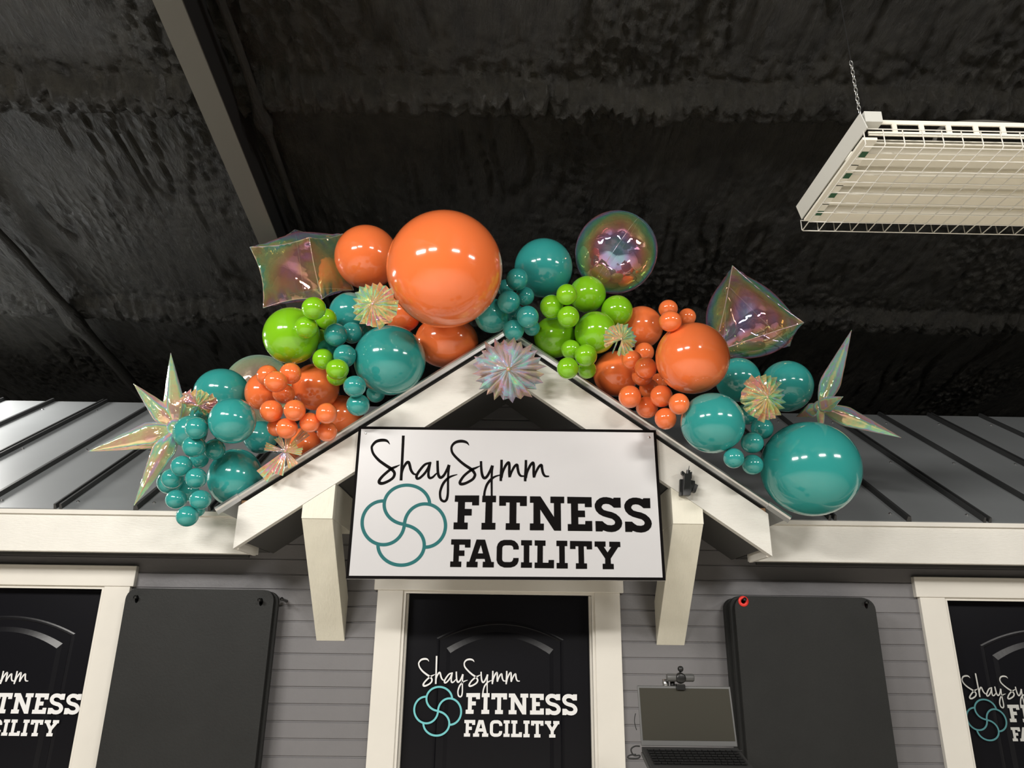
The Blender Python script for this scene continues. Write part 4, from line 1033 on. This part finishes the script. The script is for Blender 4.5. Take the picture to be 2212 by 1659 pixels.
def orb(u, v, rp, y, name, lab, m, squash=(1, 1, 1)):
    p = at_y(u, v, y); dep = (p-CAM).dot(_F); r = rp/FPX*dep*.975
    t = empty(name, p); tag(t, lab, 'balloon', 'clear iridescent foil balloons')
    mb = MB(); n, k = 64, 40; vs_, fs = [], []
    ax = Vector((.55, -.3, .78)).normalized(); q = Vector((0, 0, 1)).rotation_difference(ax)
    for j in range(k+1):
        a = math.pi*j/k
        for i in range(n):
            b = 2*math.pi*i/n
            sv = abs(math.sin(2*b))                       # four gores
            rr = r*(1-.035*(1-sv)**3*math.sin(a))
            rr += r*.012*math.sin(a*60)*math.exp(-((1-sv)/.0+0) if False else -((sv)/.25)**2)*math.sin(a)
            vs_.append(p+q@Vector((rr*math.sin(a)*math.cos(b), rr*math.sin(a)*math.sin(b), rr*math.cos(a))))
    for j in range(k):
        for i in range(n): fs.append((j*n+i, j*n+(i+1) % n, (j+1)*n+(i+1) % n, (j+1)*n+i))
    mb.add(vs_, fs); o = mb.build('film', m, smooth=True, fix=False); into(o, t)
    sm = MB()
    for g_ in range(4):
        b = math.pi/2*g_
        sm.tube([p+q@Vector((r*.968*math.sin(a)*math.cos(b), r*.968*math.sin(a)*math.sin(b), r*.985*math.cos(a))) for a in (math.pi*s/30 for s in range(31))], .0012, 5)
    into(sm.build('seam', M['filmseam'], smooth=True), t)
orb(1330.5, 545.8, 91.5, 3.02, 'clear_foil_orb', 'round clear iridescent foil balloon above the lime green cluster', M['film'])
M['filmgrey'] = foil_mat('smoky_clear_film', .55, .5, .55, .1, .2, 4, .5)
orb(560, 840, 76, 3.52, 'clear_foil_orb', 'round smoky clear foil balloon half hidden behind the lower orange and teal balloons', M['filmgrey'])

def star(cu, cv, cy, tips, lab, br=.042):
    c0 = at_y(cu, cv, cy); t = empty('spiky_foil_star', c0); tag(t, lab, 'balloon', 'spiky iridescent foil star balloons')
    for u, v, y, base in tips:
        e = at_y(u, v, y); d = (e-c0); L = d.length; d = d.normalized()
        up = d.orthogonal().normalized(); bb = d.cross(up); n, k = 24, 22; vs_, fs = [], []
        for j in range(k+1):
            s = j/k
            rr = base*(math.sin(min(1, s/.32)*math.pi/2)**.7 if s < .32 else (1-(s-.32)/.68)**.92)
            for i in range(n):
                a = 2*math.pi*i/n
                rip = 1+.09*math.cos(5*a)+.04*noise.noise(Vector((s*14, a, cu)))
                vs_.append(c0+d*(L*s)+(up*math.cos(a)+bb*math.sin(a))*max(.0012, rr*rip))
        for j in range(k):
            for i in range(n): fs.append((j*n+i, j*n+(i+1) % n, (j+1)*n+(i+1) % n, (j+1)*n+i))
        fs.append(tuple(range(n))); fs.append(tuple(k*n+i for i in range(n)))
        sp = MB().add(vs_, fs).build('spike', M['foil'], smooth=True); into(sp, t)
    mb = MB(); mb.add(*ball(c0, br, 20, 14)); into(mb.build('hub', M['foil'], smooth=True), t)
star(380, 925, 2.92, [(368.8, 762.5, 2.90, .040), (288.5, 829, 2.88, .040), (190.8, 975, 2.84, .052), (289.5, 1092, 2.86, .042), (455, 800, 3.1, .03)],
     'iridescent star balloon with four long spikes over the lighter metal roof')
star(1772, 880, 2.95, [(1839.5, 713, 2.97, .040), (1946.5, 945.4, 2.97, .040), (1821, 857, 2.66, .030), (1775, 943, 2.78, .016), (1720, 900, 3.1, .03)],
     'iridescent star balloon with two long spikes above the huge teal balloon', .03)

# ------------------------------------------------------------------ pleated foil rosettes
def rosette(u, v, y, rp, pleats, lab, normal=(0, -1, -.35), depth=.55, amp=.16, missing=0, squash=1.0, seed=0, scallop=.12, start=0.):
    rnd = random.Random(seed)
    p = at_y(u, v, y); dep = (p-CAM).dot(_F); r = rp/FPX*dep
    t = empty('foil_rosette', p); tag(t, lab, 'foil decoration', 'pleated iridescent foil rosettes')
    nrm = Vector(normal).normalized(); up = Vector((0, 0, 1)); ex = nrm.cross(up).normalized()*-1; ez = ex.cross(nrm).normalized()
    if ez.z < 0: ez = -ez
    n = pleats*2; rings = 9; vs_, fs = [], []
    jit = [1+.16*(rnd.random()-.5) for _ in range(n+1)]; jz = [(rnd.random()-.5) for _ in range(n+1)]
    tot = 2*math.pi*(1-missing)
    closed = missing == 0
    m_ = n if closed else n+1
    for j in range(rings+1):
        s = j/rings
        for i in range(m_):
            a = start+tot*i/n+.05*jz[i]*s
            z = (1 if i % 2 else -1)*amp*r*(s**1.0)*(1+.5*jz[i])
            rad = r*s*jit[i]*(1+scallop*(1 if i % 2 else -1)*s**3*.5)
            h = -depth*r*(s**1.7)+depth*r*.45 + .07*r*s*math.sin(8*s+i*2.3)
            vs_.append(p+(ex*math.cos(a)+ez*math.sin(a)*squash)*rad+nrm*(h+z))
    for j in range(rings):
        for i in range(m_ if closed else m_-1):
            k2 = (i+1) % m_
            fs.append((j*m_+i, j*m_+k2, (j+1)*m_+k2, (j+1)*m_+i))
    fm = M['foilcool' if rp > 60 else 'foilfan']
    o = MB().add(vs_, fs).build('pleats', fm, fix=False); into(o, t)
    into(MB().tube([p+nrm*(depth*r*.3), p-nrm*.05, p-nrm*.05+Vector((0, .13, 0))], .003, 6).build('tie_ribbon', M['foilfan']), t)
    mb = MB(); mb.add(*ball(p+nrm*(depth*r*.45), r*.07, 12, 8)); into(mb.build('centre_knot', M['foilfan'], smooth=True), t)
rosette(1097.9, 798, 2.80, 73, 24, 'largest iridescent foil rosette hanging at the peak of the gable', (0, -1, -.3), .45, .13, 0, .9, 1, .2)
rosette(807, 658, 2.50, 49, 21, 'round iridescent foil rosette between the foil cube and the giant orange balloon', (-.1, -1, -.25), .4, .12, 0, 1, 2, .1)
rosette(1341, 733, 2.58, 35, 18, 'small crumpled foil fan between the lime and the dusky orange balloons', (.1, -1, -.3), .4, .14, .14, 1, 3, .1, math.radians(262))
rosette(1653.4, 858, 2.64, 50, 22, 'round iridescent foil rosette in front of the two dark teal balloons', (.15, -1, -.3), .4, .13, 0, 1, 4, .1)
rosette(428.7, 872, 2.84, 39, 20, 'small flat foil fan seen edge-on above the column of small teal balloons', (0, -.5, -1), .3, .14, 0, .9, 5, .1)
def pinwheel():
    p = at_y(617, 975, 2.86); t = empty('foil_pinwheel', p); tag(t, 'small spiky foil pinwheel lying on the metal gable edge', 'foil decoration')
    for (u, v, y, wd) in ((662, 933, 2.86, .040), (566, 1030, 2.90, .060), (572, 965, 2.84, .034), (652, 976, 2.83, .03), (598, 1024, 2.86, .05), (634, 1006, 2.87, .04), (600, 944, 2.85, .03), (624, 940, 2.86, .03), (640, 960, 2.85, .03)):
        e = at_y(u, v, y); d = e-p; s = d.cross(Vector((0, 1, 0))).normalized()
        mb = MB(); n = 6
        for k in range(n):
            a, b = (k/n-.5)*2*wd, ((k+1)/n-.5)*2*wd
            za, zb2 = (.008 if k % 2 else -.004), (-.004 if k % 2 else .008)
            mb.add([p+s*a*.08, p+s*b*.08, e+s*b*.55+Vector((0, zb2, 0)), e+s*a*.55+Vector((0, za, 0))], [(0, 1, 2, 3)])
        into(mb.build('blade', M['foilfan'], fix=False), t)
    mb = MB(); mb.add(*ball(p+Vector((0, -.006, 0)), .007, 12, 8)); into(mb.build('centre_knot', M['foilfan'], smooth=True), t)
pinwheel()
